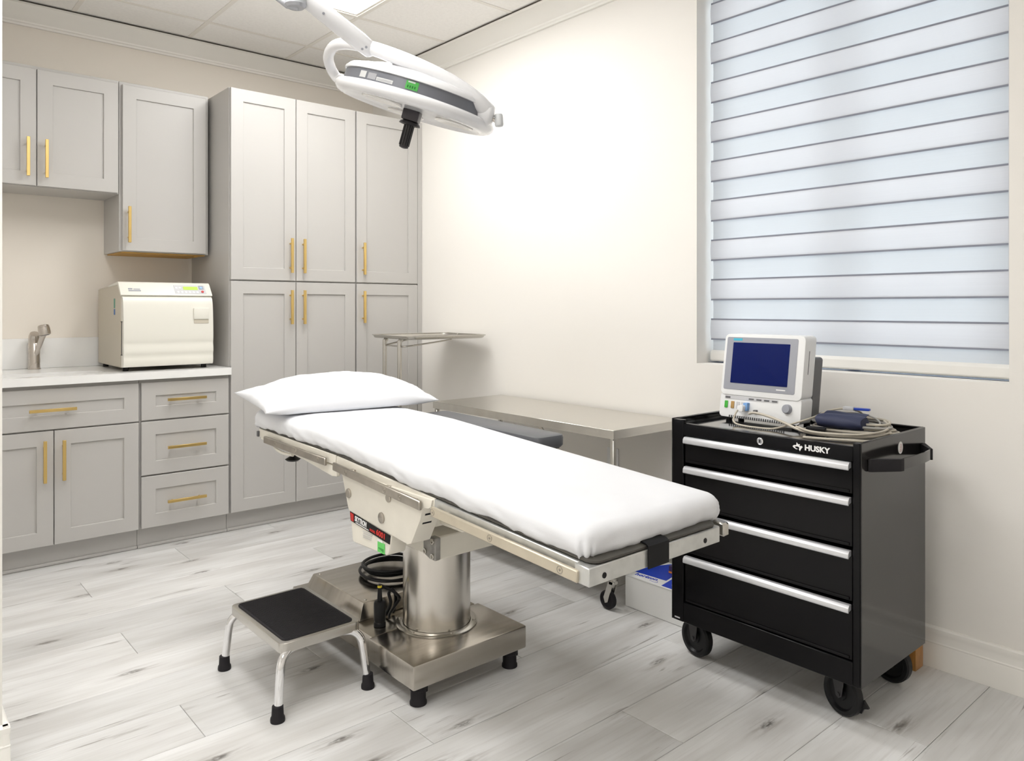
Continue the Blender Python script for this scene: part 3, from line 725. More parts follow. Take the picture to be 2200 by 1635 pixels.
# accessory rails, near and far
def rail(ya, za, yb, zb, h, m, x0, x1, screws, nm='side_rail'):
    bm = nb(); slope_slab(bm, x0, x1, ya, yb, za, zb, h, .0025); o = finish(bm, nm, m, ot)
    if x0 < -1.3:
        for (y, s_) in screws:
            z = za+(zb-za)*(y-ya)/(yb-ya)-h/2
            bm = nb(); lathe(bm, (x0+.0005, y, z), (-1, 0, 0), [(.0095, 0), (.0095, .0012), (.008, .0012), (.0078, .0003), (.003, .0003), (.0028, .0022), (0, .0022)], 18); finish(bm, 'screw', RAILM, o)
    return o
rail(-1.900, .737, -2.414, .728, .027, RAILM, -1.614, -1.603, ((-2.012, 1), (-2.186, 1), (-2.359, 1)))
rail(-2.470, .722, -2.990, .691, .027, RAILM, -1.614, -1.603, ((-2.56, 1), (-2.80, 1), (-2.888, 1)))
rail(-3.046, .688, -3.614, .657, .028, CREAMR, -1.614, -1.603, ((-3.056, 1), (-3.307, 1), (-3.560, 1)))
rail(-1.900, .737, -2.414, .728, .027, RAILM, -1.095, -1.084, ())
rail(-2.470, .722, -2.990, .691, .027, RAILM, -1.095, -1.084, ())
rail(-3.046, .688, -3.614, .657, .028, CREAMR, -1.095, -1.084, ())
for (y, xa, xb) in [(y, -1.603, -1.592) for y in (-2.0, -2.35, -2.58, -2.80, -2.95, -3.10, -3.33, -3.57)]+[(y, -1.112, -1.095) for y in (-2.0, -2.35, -2.58, -2.95, -3.10, -3.57)]:
    z = zf(y)-.0275; bm = nb(); box(bm, xa, xb, y-.012, y+.012, z-.008, z+.008, .001); finish(bm, 'rail_spacer', RAILM, ot)
bm = nb(); slope_slab(bm, -1.095, -1.070, -3.612, -3.650, .676, .673, .036, .004); o = finish(bm, 'rail_end_stop', STEELT, ot)

# mattress, sheet, pillow
mt = nb()
def pad_ring(off, dz, rad):
    out = []
    for (x, y) in rrect(.474-2*off, 1.835-2*off, max(rad-off, .004), 5, -1.351, -2.690):
        out.append((x, y, zf(y)+dz))
    return out
def pad_mesh(bm, levels, rad):
    # outline subdivided along the long sides so that it bends with the sections
    X0, X1, Y0, Y1 = -1.590, -1.110, -3.643, -1.775
    def outline(off):
        pts = []
        r_ = max(rad-off, .004); x0, x1, y0, y1 = X0+off, X1-off, Y0+off, Y1-off
        arcs = (((x1-r_, y1-r_), 0), ((x0+r_, y1-r_), PI/2), ((x0+r_, y0+r_), PI), ((x1-r_, y0+r_), 1.5*PI))
        for i, (c, a) in enumerate(arcs):
            for k in range(7): pts.append((c[0]+r_*math.cos(a+PI/2*k/6), c[1]+r_*math.sin(a+PI/2*k/6)))
            if i in (1, 3):
                A = pts[-1]; C_ = arcs[(i+1) % 4]; B = (C_[0][0]+r_*math.cos(C_[1]), C_[0][1]+r_*math.sin(C_[1]))
                for k in range(1, 12): pts.append((A[0]+(B[0]-A[0])*k/12, A[1]+(B[1]-A[1])*k/12))
        return pts
    loft(bm, [[(x, y, zf(y)+dz) for (x, y) in outline(o_)] for (o_, dz) in levels])
pad_mesh(mt, [(.003, .0008), (0, .003), (0, .0075), (.004, .0095), (.036, .0105), (.038, .06), (.046, .066)], .03)
o = finish(mt, 'mattress', PADM); tag(origin_to(o, (-1.351, -2.69, .70)), 'black pad between the white sheet and the operating table frame', 'mattress')

def sheet_fn(u, v):
    X0, X1, Y0, Y1 = -1.592, -1.070, -3.622, -1.765
    rad = .030; drop = .069; R = rad*PI/2
    ext = R+drop-rad
    cx_ = .075            # corner rounding of the footprint
    a = X0+rad-ext+(X1-X0-2*rad+2*ext)*u; b_ = Y0+rad-ext+(Y1-Y0-2*rad+2*ext)*v
    ix0, ix1, iy0, iy1 = X0+rad, X1-rad, Y0+rad, Y1-rad
    cx = min(max(a, ix0), ix1); cy = min(max(b_, iy0), iy1)
    dx, dy = a-cx, b_-cy; d = math.hypot(dx, dy)
    corner = min(abs(dx), abs(dy))
    top = .080
    if d < 1e-9:
        edge = min(cx-ix0, ix1-cx, cy-iy0, iy1-cy)
        z = top-.006*math.exp(-edge/.03)
        return Vector((cx, cy, zf(cy)+z+.003*noise.noise(Vector((cx*9, cy*5, 2)))+.0012*noise.noise(Vector((cx*20, cy*24, 2)))))
    ux, uy = dx/d, dy/d
    dd = min(d, ext*1.18)
    wob = noise.noise(Vector((cx*8+dx*3, cy*8+dy*3, 0)))
    if dd < R: an = dd/rad; out = rad*math.sin(an); dn = rad*(1-math.cos(an))
    else: out = rad; dn = rad+(dd-R)
    frac = min(dn/drop, 1.2)
    if corner > .004: out += .006*min(1, corner/.02)*frac*math.sin(math.atan2(abs(dy), abs(dx))*9)
    out += .006*frac*wob+.006*frac*noise.noise(Vector((cx*14+d*30, cy*14+d*40, 5)))+.003*frac*noise.noise(Vector((cx*34+dx*20, cy*34+dy*20, 5)))
    out += .010*math.sin(PI*min(frac, 1))*(.5+.4*noise.noise(Vector((cx*5, cy*5, 9))))  # soft belly of the drape
    dn += .005*frac*noise.noise(Vector((cx*6+2, cy*6, 3)))+.004*frac*noise.noise(Vector((cx*30, cy*30, 8)))
    if frac > .8: out -= .010*(frac-.8)/.3
    x = cx+ux*out; y = cy+uy*out
    return Vector((x, y, zf(y)+top-.006-dn))
bm = nb(); gridmesh(bm, sheet_fn, 84, 260)
o = finish(bm, 'bed_sheet', LINEN, angle=180); tag(origin_to(o, (-1.351, -2.69, .74)), 'white fitted cotton sheet covering the operating table mattress', 'sheet')
md = o.modifiers.new('thick', 'SOLIDIFY'); md.thickness = .0015; md.offset = 1
# pillow
PT = (-1.286, -1.890, .0); PA = math.radians(-6)
e1 = Vector((math.cos(PA), math.sin(PA), 0)); e2 = Vector((-math.sin(PA), math.cos(PA), 0))
def pillow_fn(side):
    def f(u, v):
        s, t_ = 2*u-1, 2*v-1
        # ears: corners stick out, sides pull in
        k1 = 1-.055*(1-abs(s)**4)*t_*t_; k2 = 1-.07*(1-abs(t_)**3)
        sx = s*(.372)*(1-.045*(1-abs(t_)**2.5)); ty = t_*.225*(1-.07*(1-abs(s)**3))
        prof = max(0, (1-abs(s)**2.6))**.62*max(0, (1-abs(t_)**2.4))**.62
        p = Vector((PT[0], PT[1], 0))+e1*sx+e2*ty
        lo = zf(p.y)+.0835
        seam = lo+.016+.030*max(0, abs(s)-.75)*4*(1 if s < 0 else .3)*(t_*.5+.5)
        cr = .006*noise.noise(Vector((sx*9, ty*14, 3)))+.003*noise.noise(Vector((sx*26, ty*30, 7)))
        cr *= min(1, 4*prof)
        if side > 0: z = seam+.115*prof+cr
        else:
            z = seam-.055*prof
            z = max(z, lo+.002)
        return Vector((p.x, p.y, z))
    return f
bm = nb(); gridmesh(bm, pillow_fn(1), 64, 44); gridmesh(bm, pillow_fn(-1), 64, 44)
bmesh.ops.remove_doubles(bm, verts=bm.verts, dist=.0004)
bmesh.ops.recalc_face_normals(bm, faces=bm.faces)
pil = finish(bm, 'pillow', LINEN, angle=180); tag(origin_to(pil, (-1.30, -1.9, .83)), 'white pillow in a cotton case at the head of the operating table', 'pillow')
for uu in (.915, .935):
    bm = nb(); tube(bm, [pillow_fn(1)(uu, k/40)+Vector((0, 0, .0004)) for k in range(1, 40)], .0011, 6)
    finish(bm, 'hem_seam', LINEN, pil)

# power cord coil and hand control
bm = nb(); ccx, ccy, cz0 = -1.235, -2.235, .2065
pts = []
for k in range(4*24+10):
    a = PI*.9+2*PI*k/24; rr_ = .118-.012*math.sin(a*.37+1)-.00022*k; q = k/24
    pts.append((ccx+rr_*math.cos(a)*1.0+.006*math.sin(a*1.7), ccy+rr_*1.05*math.sin(a)+.006*math.cos(a*2.3), cz0+.0095*q*.9+.003*math.sin(a*2.1+q)))
tube(bm, smooth_path(pts, 2), .0058, 8)
o = finish(bm, 'power_cord', BLACKP); tag(origin_to(o, (ccx, ccy, .2)), 'black power cord coiled on top of the table base behind the column', 'cord')
t = thing('hand_control', 'black plug connector with yellow tip hanging beside the table column', 'connector', (-1.455, -2.512, .1425))
hx, hy = -1.455, -2.512
bm = nb(); lathe(bm, (hx, hy, .1430), (0, 0, 1), [(0, 0), (.021, 0), (.021, .010), (.0185, .014), (.0205, .022), (.0205, .078), (.018, .084), (.009, .086), (.008, .110), (.0065, .132), (0, .133)], 20); finish(bm, 'plug_body', BLACKP, t)
bm = nb(); lathe(bm, (hx, hy, .2745), (0, 0, 1), [(.0078, 0), (.0078, .005), (0, .0055)], 14); finish(bm, 'yellow_tip', mat('yellow_plastic', (.7, .55, .03), .4), t)
bm = nb(); tube(bm, smooth_path([(hx, hy, .279), (hx+.008, hy+.012, .277), (hx+.03, hy+.016, .262), (hx+.055, hy+.004, .247), (hx+.075, hy-.004, .225), (hx+.085, hy+.012, .205), (hx+.06, hy+.03, .160), (hx+.05, hy+.02, .1485)], 5), .0055, 8); finish(bm, 'cable', BLACKP, t)
bm = nb(); tube(bm, smooth_path([(-1.40, -2.462, .1485), (-1.385, -2.47, .19), (-1.39, -2.466, .225), (-1.375, -2.47, .235), (-1.362, -2.468, .20), (-1.37, -2.462, .1485)], 5), .006, 8)
finish(bm, 'cable', BLACKP, t)

# arm board beside the table
t = thing('arm_board', 'charcoal vinyl arm board clamped along the far side of the operating table', 'arm board', (-.98, -2.5, .74))
AXa, AXb = -1.028, -.884
def za(y): return .798+(y+2.10)*.0138
bm = nb()
rings = []
for (off, dz) in ((.008, -.046), (.001, -.038), (.0, -.012), (.004, -.003), (.012, 0)):
    pts = []
    x0, x1, y0, y1 = AXa+off, AXb-off, -2.855+off, -2.12-off; r_ = max(.03-off, .008)
    for (c, a) in (((x1-r_, y1-r_), 0), ((x0+r_, y1-r_), PI/2), ((x0+r_, y0+r_), PI), ((x1-r_, y0+r_), 1.5*PI)):
        for k in range(6): an = a+PI/2*k/5; y = c[1]+r_*math.sin(an); pts.append((c[0]+r_*math.cos(an), y, za(y)+dz))
    rings.append(pts)
loft(bm, rings); pd = finish(bm, 'cushion', VINYL, t)
bm = nb(); box(bm, AXa+.01, AXb-.01, -2.83, -2.14, za(-2.5)-.060, za(-2.5)-.050, .002); finish(bm, 'base_board', DGREY, t)
bm = nb(); box(bm, -1.075, -1.0, -2.72, -2.67, za(-2.7)-.075, za(-2.7)-.060, .002); box(bm, -1.0835, -1.065, -2.72, -2.67, .665, za(-2.7)-.060, .002); finish(bm, 'rail_clamp', RAILM, t)

# ================================================================== STEP STOOL
t = thing('step_stool', 'low chrome step stool with black ribbed rubber top beside the table base', 'step stool', (-1.715, -2.39, 0))
SXa, SXb, SYa, SYb, SZ = -1.853, -1.577, -2.600, -2.188, .220
bm = nb(); prism(bm, rrect(SXb-SXa, SYb-SYa, .022, 5, (SXa+SXb)/2, (SYa+SYb)/2), 'z', SZ-.030, SZ, .0025, 2); finish(bm, 'platform', STEELT, t)
bm = nb(); prism(bm, rrect(SXb-SXa-.034, SYb-SYa-.034, .018, 5, (SXa+SXb)/2, (SYa+SYb)/2), 'z', SZ-.001, SZ+.003, .001)
mt_ = finish(bm, 'tread', BLACKR, t); mt_['label'] = 'black ribbed rubber tread'
bm = nb(); n = 46
for k in range(n):
    y = SYa+.024+(SYb-SYa-.048)*k/(n-1); box(bm, SXa+.024, SXb-.024, y-.0018, y+.0018, SZ+.0025, SZ+.0042)
o = finish(bm, 'tread_ribs', BLACKR, mt_); o['kind'] = 'stuff'
for (x, sx) in ((SXa, -1), (SXb, 1)):
    for (y, sy) in ((SYa, -1), (SYb, 1)):
        fxp, fyp = {(-1, 1): (-1.868, -2.178), (-1, -1): (-1.868, -2.612), (1, -1): (-1.560, -2.612), (1, 1): (-1.560, -2.178)}[(sx, sy)]
        bm = nb()
        pts = smooth_path([(x-sx*.055, y-sy*.02, SZ-.026), (x-sx*.028, y-sy*.012, SZ-.030), (x-sx*.006, y-sy*.004, SZ-.050), (x+sx*.003, y+sy*.003, SZ-.085), (fxp, fyp, .012)], 6)
        tube(bm, pts, .0132, 16); lg = finish(bm, 'leg', CHROME, t)
        bm = nb(); lathe(bm, (fxp, fyp, .0005), (0, 0, 1), [(0, 0), (.0215, 0), (.022, .005), (.0212, .012), (.0182, .017), (.0168, .046), (.0132, .047), (0, .047)], 24); finish(bm, 'rubber_foot', BLACKR, lg)

# ================================================================== STEEL SIDE TABLE
t = thing('steel_table', 'long stainless steel table on castors against the right wall', 'table', (-.27, -2.1, 0))
TX0, TX1, TY0, TY1, TZ = -.497, -.022, -2.738, -1.462, .742
bm = nb(); box(bm, TX0, TX1, TY0, TY1, TZ-.003, TZ, .001)
box(bm, TX0, TX0+.002, TY0, TY1, TZ-.036, TZ-.002); box(bm, TX1-.002, TX1, TY0, TY1, TZ-.036, TZ-.002)
box(bm, TX0+.002, TX1-.002, TY0, TY0+.002, TZ-.036, TZ-.002); box(bm, TX0+.002, TX1-.002, TY1-.002, TY1, TZ-.036, TZ-.002)
finish(bm, 'table_top', STEELB, t)
for x in (TX0+.016, TX1-.016):
    for y in (TY0+.016, TY1-.016):
        bm = nb(); box(bm, x-.010, x+.010, y-.010, y+.010, .125, TZ-.003, .003); lg = finish(bm, 'leg', STEELT, t)
        bm = nb()
        if x < -.3 and y < -2:
            prism(bm, [(y-.012, .125), (y+.012, .125), (y+.040, .05), (y+.032, .028), (y+.018, .034)], 'x', x-.016, x-.0125); prism(bm, [(y-.012, .125), (y+.012, .125), (y+.040, .05), (y+.032, .028), (y+.018, .034)], 'x', x+.0125, x+.016)
            box(bm, x-.016, x+.016, y-.013, y+.013, .108, .125, .003); cyl(bm, (x, y, .12), (x, y, .135), .014, n=14)
        else:
            box(bm, x-.016, x+.016, y-.012, y+.014, .10, .125, .003); box(bm, x-.016, x-.013, y-.008, y+.02, .028, .11); box(bm, x+.013, x+.016, y-.008, y+.02, .028, .11)
        fk = finish(bm, 'castor_fork', STEELT, lg)
        bm = nb(); lathe(bm, (x-.0115, y+.028, .0395), (1, 0, 0), [(0, 0), (.012, 0), (.014, .004), (.028, .004), (.033, 0), (.038, .003), (.039, .0115), (.038, .020), (.033, .023), (.028, .019), (.014, .019), (.012, .023), (0, .023)], 28); finish(bm, 'wheel', BLACKR, lg)
bm = nb(); prism(bm, [(-2.235, .735), (-2.26, .735), (-2.66, .36), (-2.66, .335), (-2.64, .335)], 'x', TX0+.014, TX0+.018); o = finish(bm, 'diagonal_brace', STEELT, t)
bm = nb(); box(bm, TX0+.012, TX1-.012, TY0+.012, TY1-.012, .20, .206, .001); finish(bm, 'lower_shelf', STEELH, t)
# wall outlet
t = thing('wall_outlet', 'white outlet plate on the right wall behind the steel table leg', 'outlet', (0, -2.298, .49))
bm = nb(); box(bm, -.0065, -.0005, -2.335, -2.262, .435, .55, .002, 2); op = finish(bm, 'cover_plate', WHITEP, t)
for z in (.468, .516):
    bm = nb(); prism(bm, rrect(.030, .034, .010, 4, -2.298, z), 'x', -.0082, -.006, .0005); r_ = finish(bm, 'receptacle', PAPER, op)
    bm = nb()

# ================================================================== INSTRUMENT STAND
t = thing('instrument_stand', 'stainless instrument tray stand with two posts near the tall cabinets', 'instrument stand', (-.52, -1.1, 0))
c1 = Vector((-.572, -1.350, 1.0857)); c2 = Vector((-.066, -1.383, 1.0857))
ex = (c2-c1); ex.z = 0; LX = .525; ex.normalize(); ey = Vector((-ex.y, ex.x, 0))
LYY = .475; TM = basis(c1, ex, ey)
cxm, cym = LX/2, LYY/2
bm = nb(); rg = []
for (dw, z) in ((-.004, .001), (0, 0), (0, -.004), (-.005, -.006), (-.010, -.016), (-.016, -.019), (-.06, -.019)):
    rg.append([(p[0], p[1], z) for p in rrect(LX+2*dw, LYY+2*dw, .045 if dw > -.03 else .045, 7, cxm, cym)])
loft(bm, rg, cap=False); q = bmesh.new(); q.faces.new([q.verts.new(p) for p in rg[-1]]); merge(bm, q)
bmesh.ops.solidify(bm, geom=bm.faces[:], thickness=.0012)
bmesh.ops.transform(bm, matrix=TM, verts=bm.verts); finish(bm, 'tray', STEELT, t)
posts = [Vector((TM @ Vector((.022, .325, 0))).xy.to_3d()), Vector((TM @ Vector((.022, .150, 0))).xy.to_3d())]
for p in posts:
    bm = nb(); tube(bm, smooth_path([(p.x, p.y, .03), (p.x, p.y, .97), (p.x, p.y, 1.03), (p.x+.003, p.y, 1.052), (p.x+.014, p.y+.002, 1.064)], 5), .0125, 16)
    cyl(bm, (p.x, p.y, 1.008), (p.x, p.y, 1.011), .0136, n=16); finish(bm, 'post', STEELT, t)
P = lambda u, v, z: TM @ Vector((u, v, z-1.094))   # heights below the tray rim
bm = nb()
tube(bm, smooth_path([P(.03, .130, 1.034), P(.05, .110, 1.036), P(.18, .100, 1.050), P(.30, .095, 1.064), P(.325, .095, 1.068), P(.332, .095, 1.078)], 4), .0046, 10)
tube(bm, smooth_path([P(.332, .095, 1.078), P(.26, .095, 1.0765), P(.08, .095, 1.0755)], 3), .0046, 10)
tube(bm, smooth_path([P(.03, .330, 1.036), P(.06, .335, 1.040), P(.22, .34, 1.070), P(.24, .34, 1.076)], 4), .0046, 10)
tube(bm, [P(.03, .330, 1.036), P(.03, .23, 1.034), P(.03, .130, 1.034)], .0046, 10)
finish(bm, 'support_frame', STEELT, t)
bm = nb()
for p in posts: tube(bm, smooth_path([(p.x, p.y, .05), (p.x, p.y, .035), (p.x+.03, p.y, .026), (p.x+.2, p.y-.01, .026)], 5), .011, 12)
tube(bm, [posts[0]+Vector((0, 0, .03)), posts[1]+Vector((0, 0, .03))], .011, 12)
finish(bm, 'floor_frame', STEELT, t)
bm = nb()
for p in posts:
    for dx in (0, .2): cyl(bm, (p.x+dx, p.y-.006*(dx > 0), .0005), (p.x+dx, p.y-.006*(dx > 0), .018), .014, n=14)
finish(bm, 'glide_feet', BLACKR, t)

# ================================================================== SURGICAL LIGHT
Zl = Vector((.135, -.277, .959)).normalized(); Xl = Vector((.724, -.628, -.284)); Xl = (Xl-Zl*Xl.dot(Zl)).normalized(); Yl = Zl.cross(Xl)
LCN = Vector((-1.287, -2.480, 1.970))
LM = basis(LCN, Xl, Yl)
MI = LM.inverted()
t = thing('surgical_light', 'white round surgical lamp with black handle on a jointed ceiling arm', 'surgical light', M=LM)
bm = nb(); lathe(bm, (0, 0, 0), (0, 0, 1), [(.262, 0.02128), (.276, 0.02204), (.288, 0.019), (.2945, 0.00912), (.293, -0.00304), (.284, -0.01368), (.270, -0.01976), (.256, -0.02128), (.246, -0.01976), (.236, -0.01596), (.05, -0.01216), (0, -0.01216)], 72)
sh = finish(bm, 'lower_shell', LAMPW, t, angle=45)
bm = nb(); lathe(bm, (0, 0, 0), (0, 0, 1), [(.262, 0.01976), (.2715, 0.0228), (.268, 0.05928), (.262, 0.0608)], 72); gb = finish(bm, 'grey_band', LAMPG, t)
bm = nb(); lathe(bm, (0, 0, 0), (0, 0, 1), [(.266, .0590), (.2735, .061), (.273, .069), (.260, .083), (.225, .094), (.20, .098), (.185, .106), (.15, .114), (.08, .118), (0, .119)], 64); finish(bm, 'top_cover', LAMPW, t, angle=45)
# lenses on the underside
for k in range(3):
    a = math.radians(-8+120*k)
    bm = nb(); p = Vector((.155*math.cos(a), .155*math.sin(a), -.0168)); lathe(bm, p, (0, 0, -1), [(.068, -.006), (.072, .002), (.069, .005), (.060, .003), (.04, -.002), (0, -.004)], 32); finish(bm, 'lens', LENS, sh)
# stickers on the band (camera side)
vc = MI @ Vector(cam.location); ac = math.atan2(vc.y, vc.x)
def band_patch(a0, a1, z0, z1, m, name, r_=.2725, parent=None):
    bm = nb(); n_ = max(2, int(abs(a1-a0)/.03)); q = bmesh.new()
    A = [q.verts.new(((r_-.0035*(z0-.022)/.04)*math.cos(a0+(a1-a0)*i/n_), (r_-.0035*(z0-.022)/.04)*math.sin(a0+(a1-a0)*i/n_), z0)) for i in range(n_+1)]
    B = [q.verts.new(((r_-.0035*(z1-.022)/.04)*math.cos(a0+(a1-a0)*i/n_), (r_-.0035*(z1-.022)/.04)*math.sin(a0+(a1-a0)*i/n_), z1)) for i in range(n_+1)]
    for i in range(n_): q.faces.new((A[i], A[i+1], B[i+1], B[i]))
    bmesh.ops.solidify(q, geom=q.faces[:], thickness=-.0006)
    merge(bm, q); return finish(bm, name, m, parent or gb)
# increasing angle goes to the right as seen from the camera
sgn = 1 if (MI.to_3x3() @ Vector((.755, -.655, 0))).dot(Vector((-math.sin(ac), math.cos(ac), 0))) > 0 else -1
def bp_(u0, u1, z0, z1, m, nm, parent=None): return band_patch(ac+sgn*math.asin(u0/.272), ac+sgn*math.asin(u1/.272), z0, z1, m, nm, .2725 if parent is None else .2732, parent)
st = bp_(-.050, -.008, .027, .055, GREEN, 'sticker')
bp_(-.044, -.020, .049, .054, PAPER, 'sticker_heading', st)
for k in range(4): bp_(-.044+.008*k, -.040+.008*k, .032, .040, mat('dark_green_ink', (.03, .25, .04), .6), 'sticker_print', st)
lab = bp_(-.148, -.092, .0265, .039, PAPER, 'label_plate')
for k in range(3): bp_(-.145, -.097, .0292+.0028*k, .0302+.0028*k, LGREYP, 'print_line', lab)
bp_(-.206, -.185, .028, .050, PAPER, 'label_plate')
lab = bp_(-.178, -.150, .027, .048, LGREYP, 'label_plate')
bm = nb()
# handle
t2 = sh
bm = nb(); box(bm, -.036, .026, -.03, .03, -.050, -.012, .004, 2); finish(bm, 'handle_mount', mat('dark_brown_plastic', (.035, .03, .035), .4), t)
bm = nb(); lathe(bm, (-.004, 0, -.044), (0, 0, -1), [(0, 0), (.017, 0), (.036, .012), (.040, .020), (.037, .021), (.020, .013), (.0175, .016), (.0175, .098), (.0165, .104), (.008, .107), (0, .108)], 24)
hd = finish(bm, 'handle', DGREY, t); hd.data.materials[0] = mat('black_grip', (.02, .018, .02), .35)
bm = nb()
for k in range(11):
    a = 2*PI*k/11; cyl(bm, (-.004+.0175*math.cos(a), .0175*math.sin(a), -.066), (-.004+.0175*math.cos(a), .0175*math.sin(a), -.141), .0022, n=6)
finish(bm, 'grip_ribs', BLACKP, hd)
# yoke tube
Yw = [(-1.150, -2.725, 1.929), (-1.210, -2.727, 1.964), (-1.291, -2.696, 2.015), (-1.385, -2.641, 2.064), (-1.459, -2.576, 2.105), (-1.503, -2.498, 2.141), (-1.522, -2.402, 2.172), (-1.519, -2.300, 2.188), (-1.496, -2.215, 2.178), (-1.462, -2.169, 2.154), (-1.436, -2.165, 2.125), (-1.425, -2.19, 2.105)]
pts = smooth_path(Yw, 6); n_ = len(pts); ra = [.0335-.014*min(1, i/(n_*.60)) for i in range(n_)]
bm = nb(); tube(bm, [MI @ p for p in pts], ra, 20); finish(bm, 'yoke', LAMPW, t, angle=60)
# pivot at near end
pv = MI @ Vector((-1.148, -2.727, 1.935))
bm = nb()
for (q, r_) in ((Vector(Yw[0]), .0375),):
    lathe(bm, MI @ (q+Vector((-.030, .030, .004))), (MI.to_3x3() @ Vector((.62, -.62, -.22))), [(0, 0), (.030, .002), (.040, .016), (.040, .052), (.030, .066), (0, .070)], 28)
finish(bm, 'pivot_housing', LAMPW, t, angle=50)
bm = nb(); kq = Vector((-1.141, -2.733, 1.902))
cyl(bm, MI @ Vector((-1.150, -2.722, 1.915)), MI @ (kq+Vector((.018, -.018, -.006))), .007, n=12); finish(bm, 'lock_stem', NICKEL, t)
bm = nb(); ax_ = MI.to_3x3() @ Vector((.05, -.05, -1))
lathe(bm, MI @ (kq+Vector((.020, -.020, .022))), ax_, [(0, 0), (.013, .002), (.0155, .006), (.0155, .038), (.013, .044), (0, .046)], 18); finish(bm, 'lock_knob', mat('knob_grey_white', (.55, .56, .57), .35), t)
bm = nb(); lathe(bm, MI @ Vector((-1.436, -2.178, 2.115)), (MI.to_3x3() @ Vector((.5, -.8, -.35))), [(0, 0), (.020, .002), (.022, .008), (.022, .030), (0, .034)], 22); finish(bm, 'pivot_cap', LAMPW, t)
# spring arm, joint, drop tube
A0 = Vector((-1.492, -2.512, 2.128)); A1 = Vector((-1.765, -2.535, 2.242))
bm = nb(); dA = (A1-A0).normalized()
tube(bm, [MI @ p for p in (A0-dA*.012, A0, A0+dA*.05, A0.lerp(A1, .5), A1-dA*.02, A1)], [.020, .029, .031, .030, .027, .020], 22); arm = finish(bm, 'spring_arm', LAMPW, t, angle=50)
sd = Vector((-.655, -.755, -.25)).normalized()
for (f_, s_) in ((.12, .6), (.10, 1.0), (.70, .9)):
    p = A0.lerp(A1, f_); side = (sd if s_ > .8 else Vector((-.3, -.5, -.8)).normalized()); side = (side-dA*side.dot(dA)).normalized()
    bm = nb(); lathe(bm, MI @ (p+side*.0300), MI.to_3x3() @ side, [(.0045, 0), (.0045, .0012), (0, .0014)], 10); finish(bm, 'screw', GREYP, arm)
bm = nb(); cyl(bm, MI @ (A1+Vector((-.01, 0, -.05))), MI @ (A1+Vector((-.01, 0, .055))), .034, n=28, bev=.008)
tube(bm, [MI @ (A1+Vector((0, 0, -.045))), MI @ (A1+Vector((-.03, .015, -.040))), MI @ (A1+Vector((-.06, .03, -.022)))], [.012, .013, .008], 12)
finish(bm, 'elbow_joint', mat('grey_joint', (.42, .43, .46), .25, .3), t)
bm = nb(); cyl(bm, MI @ (A1+Vector((-.01, 0, .05))), MI @ Vector((A1.x-.01, A1.y, ZC-.03)), .028, n=24); finish(bm, 'drop_tube', LAMPW, t)
bm = nb(); cyl(bm, MI @ Vector((A1.x-.01, A1.y, ZC-.04)), MI @ Vector((A1.x-.01, A1.y, ZC-.001)), .11, .13, n=36); finish(bm, 'ceiling_canopy', LAMPW, t)

# ================================================================== WINDOW BLIND
t = thing('window_blind', 'white banded fabric roller blind lowered over the window', 'blind', (.1, -3.39, 1.0))
BY0, BY1 = WY0-.012, WY1+.006
def band(z0, z1, x, bulge, m, ya, yb):
    bm = nb(); n_ = 10; rows = []
    for k in range(n_+1):
        z = z0+(z1-z0)*k/n_; w = math.sin(PI*k/n_)**.8
        rows.append([(x-bulge*w, ya, z), (x-bulge*w, yb, z)])
    q = bmesh.new(); V = [[q.verts.new(p) for p in r] for r in rows]
    for A, B in zip(V, V[1:]): q.faces.new((A[0], A[1], B[1], B[0]))
    bmesh.ops.recalc_face_normals(q, faces=q.faces); merge(bm, q)
    return finish(bm, 'fabric_band', m, t, angle=180)
for k in range(-1, 9):
    zt = 2.616-.1777*k; zb = zt-.0965
    fb = band(max(zb, 1.06), min(zt, WZ1-.02), .094, .007, BLINDF, BY0, BY1)
    for z_ in (zb, zt-.0068):
        if z_ < WZ1-.03: bm = nb(); box(bm, .0915, .0932, BY1, BY0, z_, z_+.0068); finish(bm, 'overlap_shade', BLINDE, fb)  # thin strips painting the overlap shade at the band edges
    zt2 = zb+.0085; zb2 = zb-.0812-.0085
    band(max(zb2, 1.05), min(zt2, WZ1-.02), .0985, -.003, BLINDB, BY0-.006, BY1+.002)
bm = nb()
for (z0, z1) in ((1.0015, 1.052),):
    prism(bm, [(.086, z0+.008), (.092, z0+.001), (.112, z0+.001), (.118, z0+.008), (.118, z1-.008), (.112, z1), (.094, z1), (.086, z1-.012)], 'y', BY1, BY0, .002, 2)
finish(bm, 'bottom_rail', mat('blind_rail', (.78, .77, .74), .4), t)
bm = nb(); box(bm, .07, .15, BY1, BY0, WZ1-.07, WZ1-.002, .004); finish(bm, 'headrail', WHITEP, t)
bm = nb(); tube(bm, smooth_path([(.082, -3.972, 2.62), (.082, -3.972, 1.20), (.082, -3.976, 1.178), (.082, -3.980, 1.20), (.082, -3.980, 2.62)], 4), .0016, 6); o = finish(bm, 'bead_chain', LGREYP, t)

# ================================================================== TOOL CHEST
t = thing('tool_chest', 'black rolling tool chest with four drawers and silver pulls', 'tool chest', (-.4, -3.47, 0))
KX0, KX1, KY0, KY1, KZ0, KZ1 = -.638, -.176, -3.806, -3.134, .142, .852
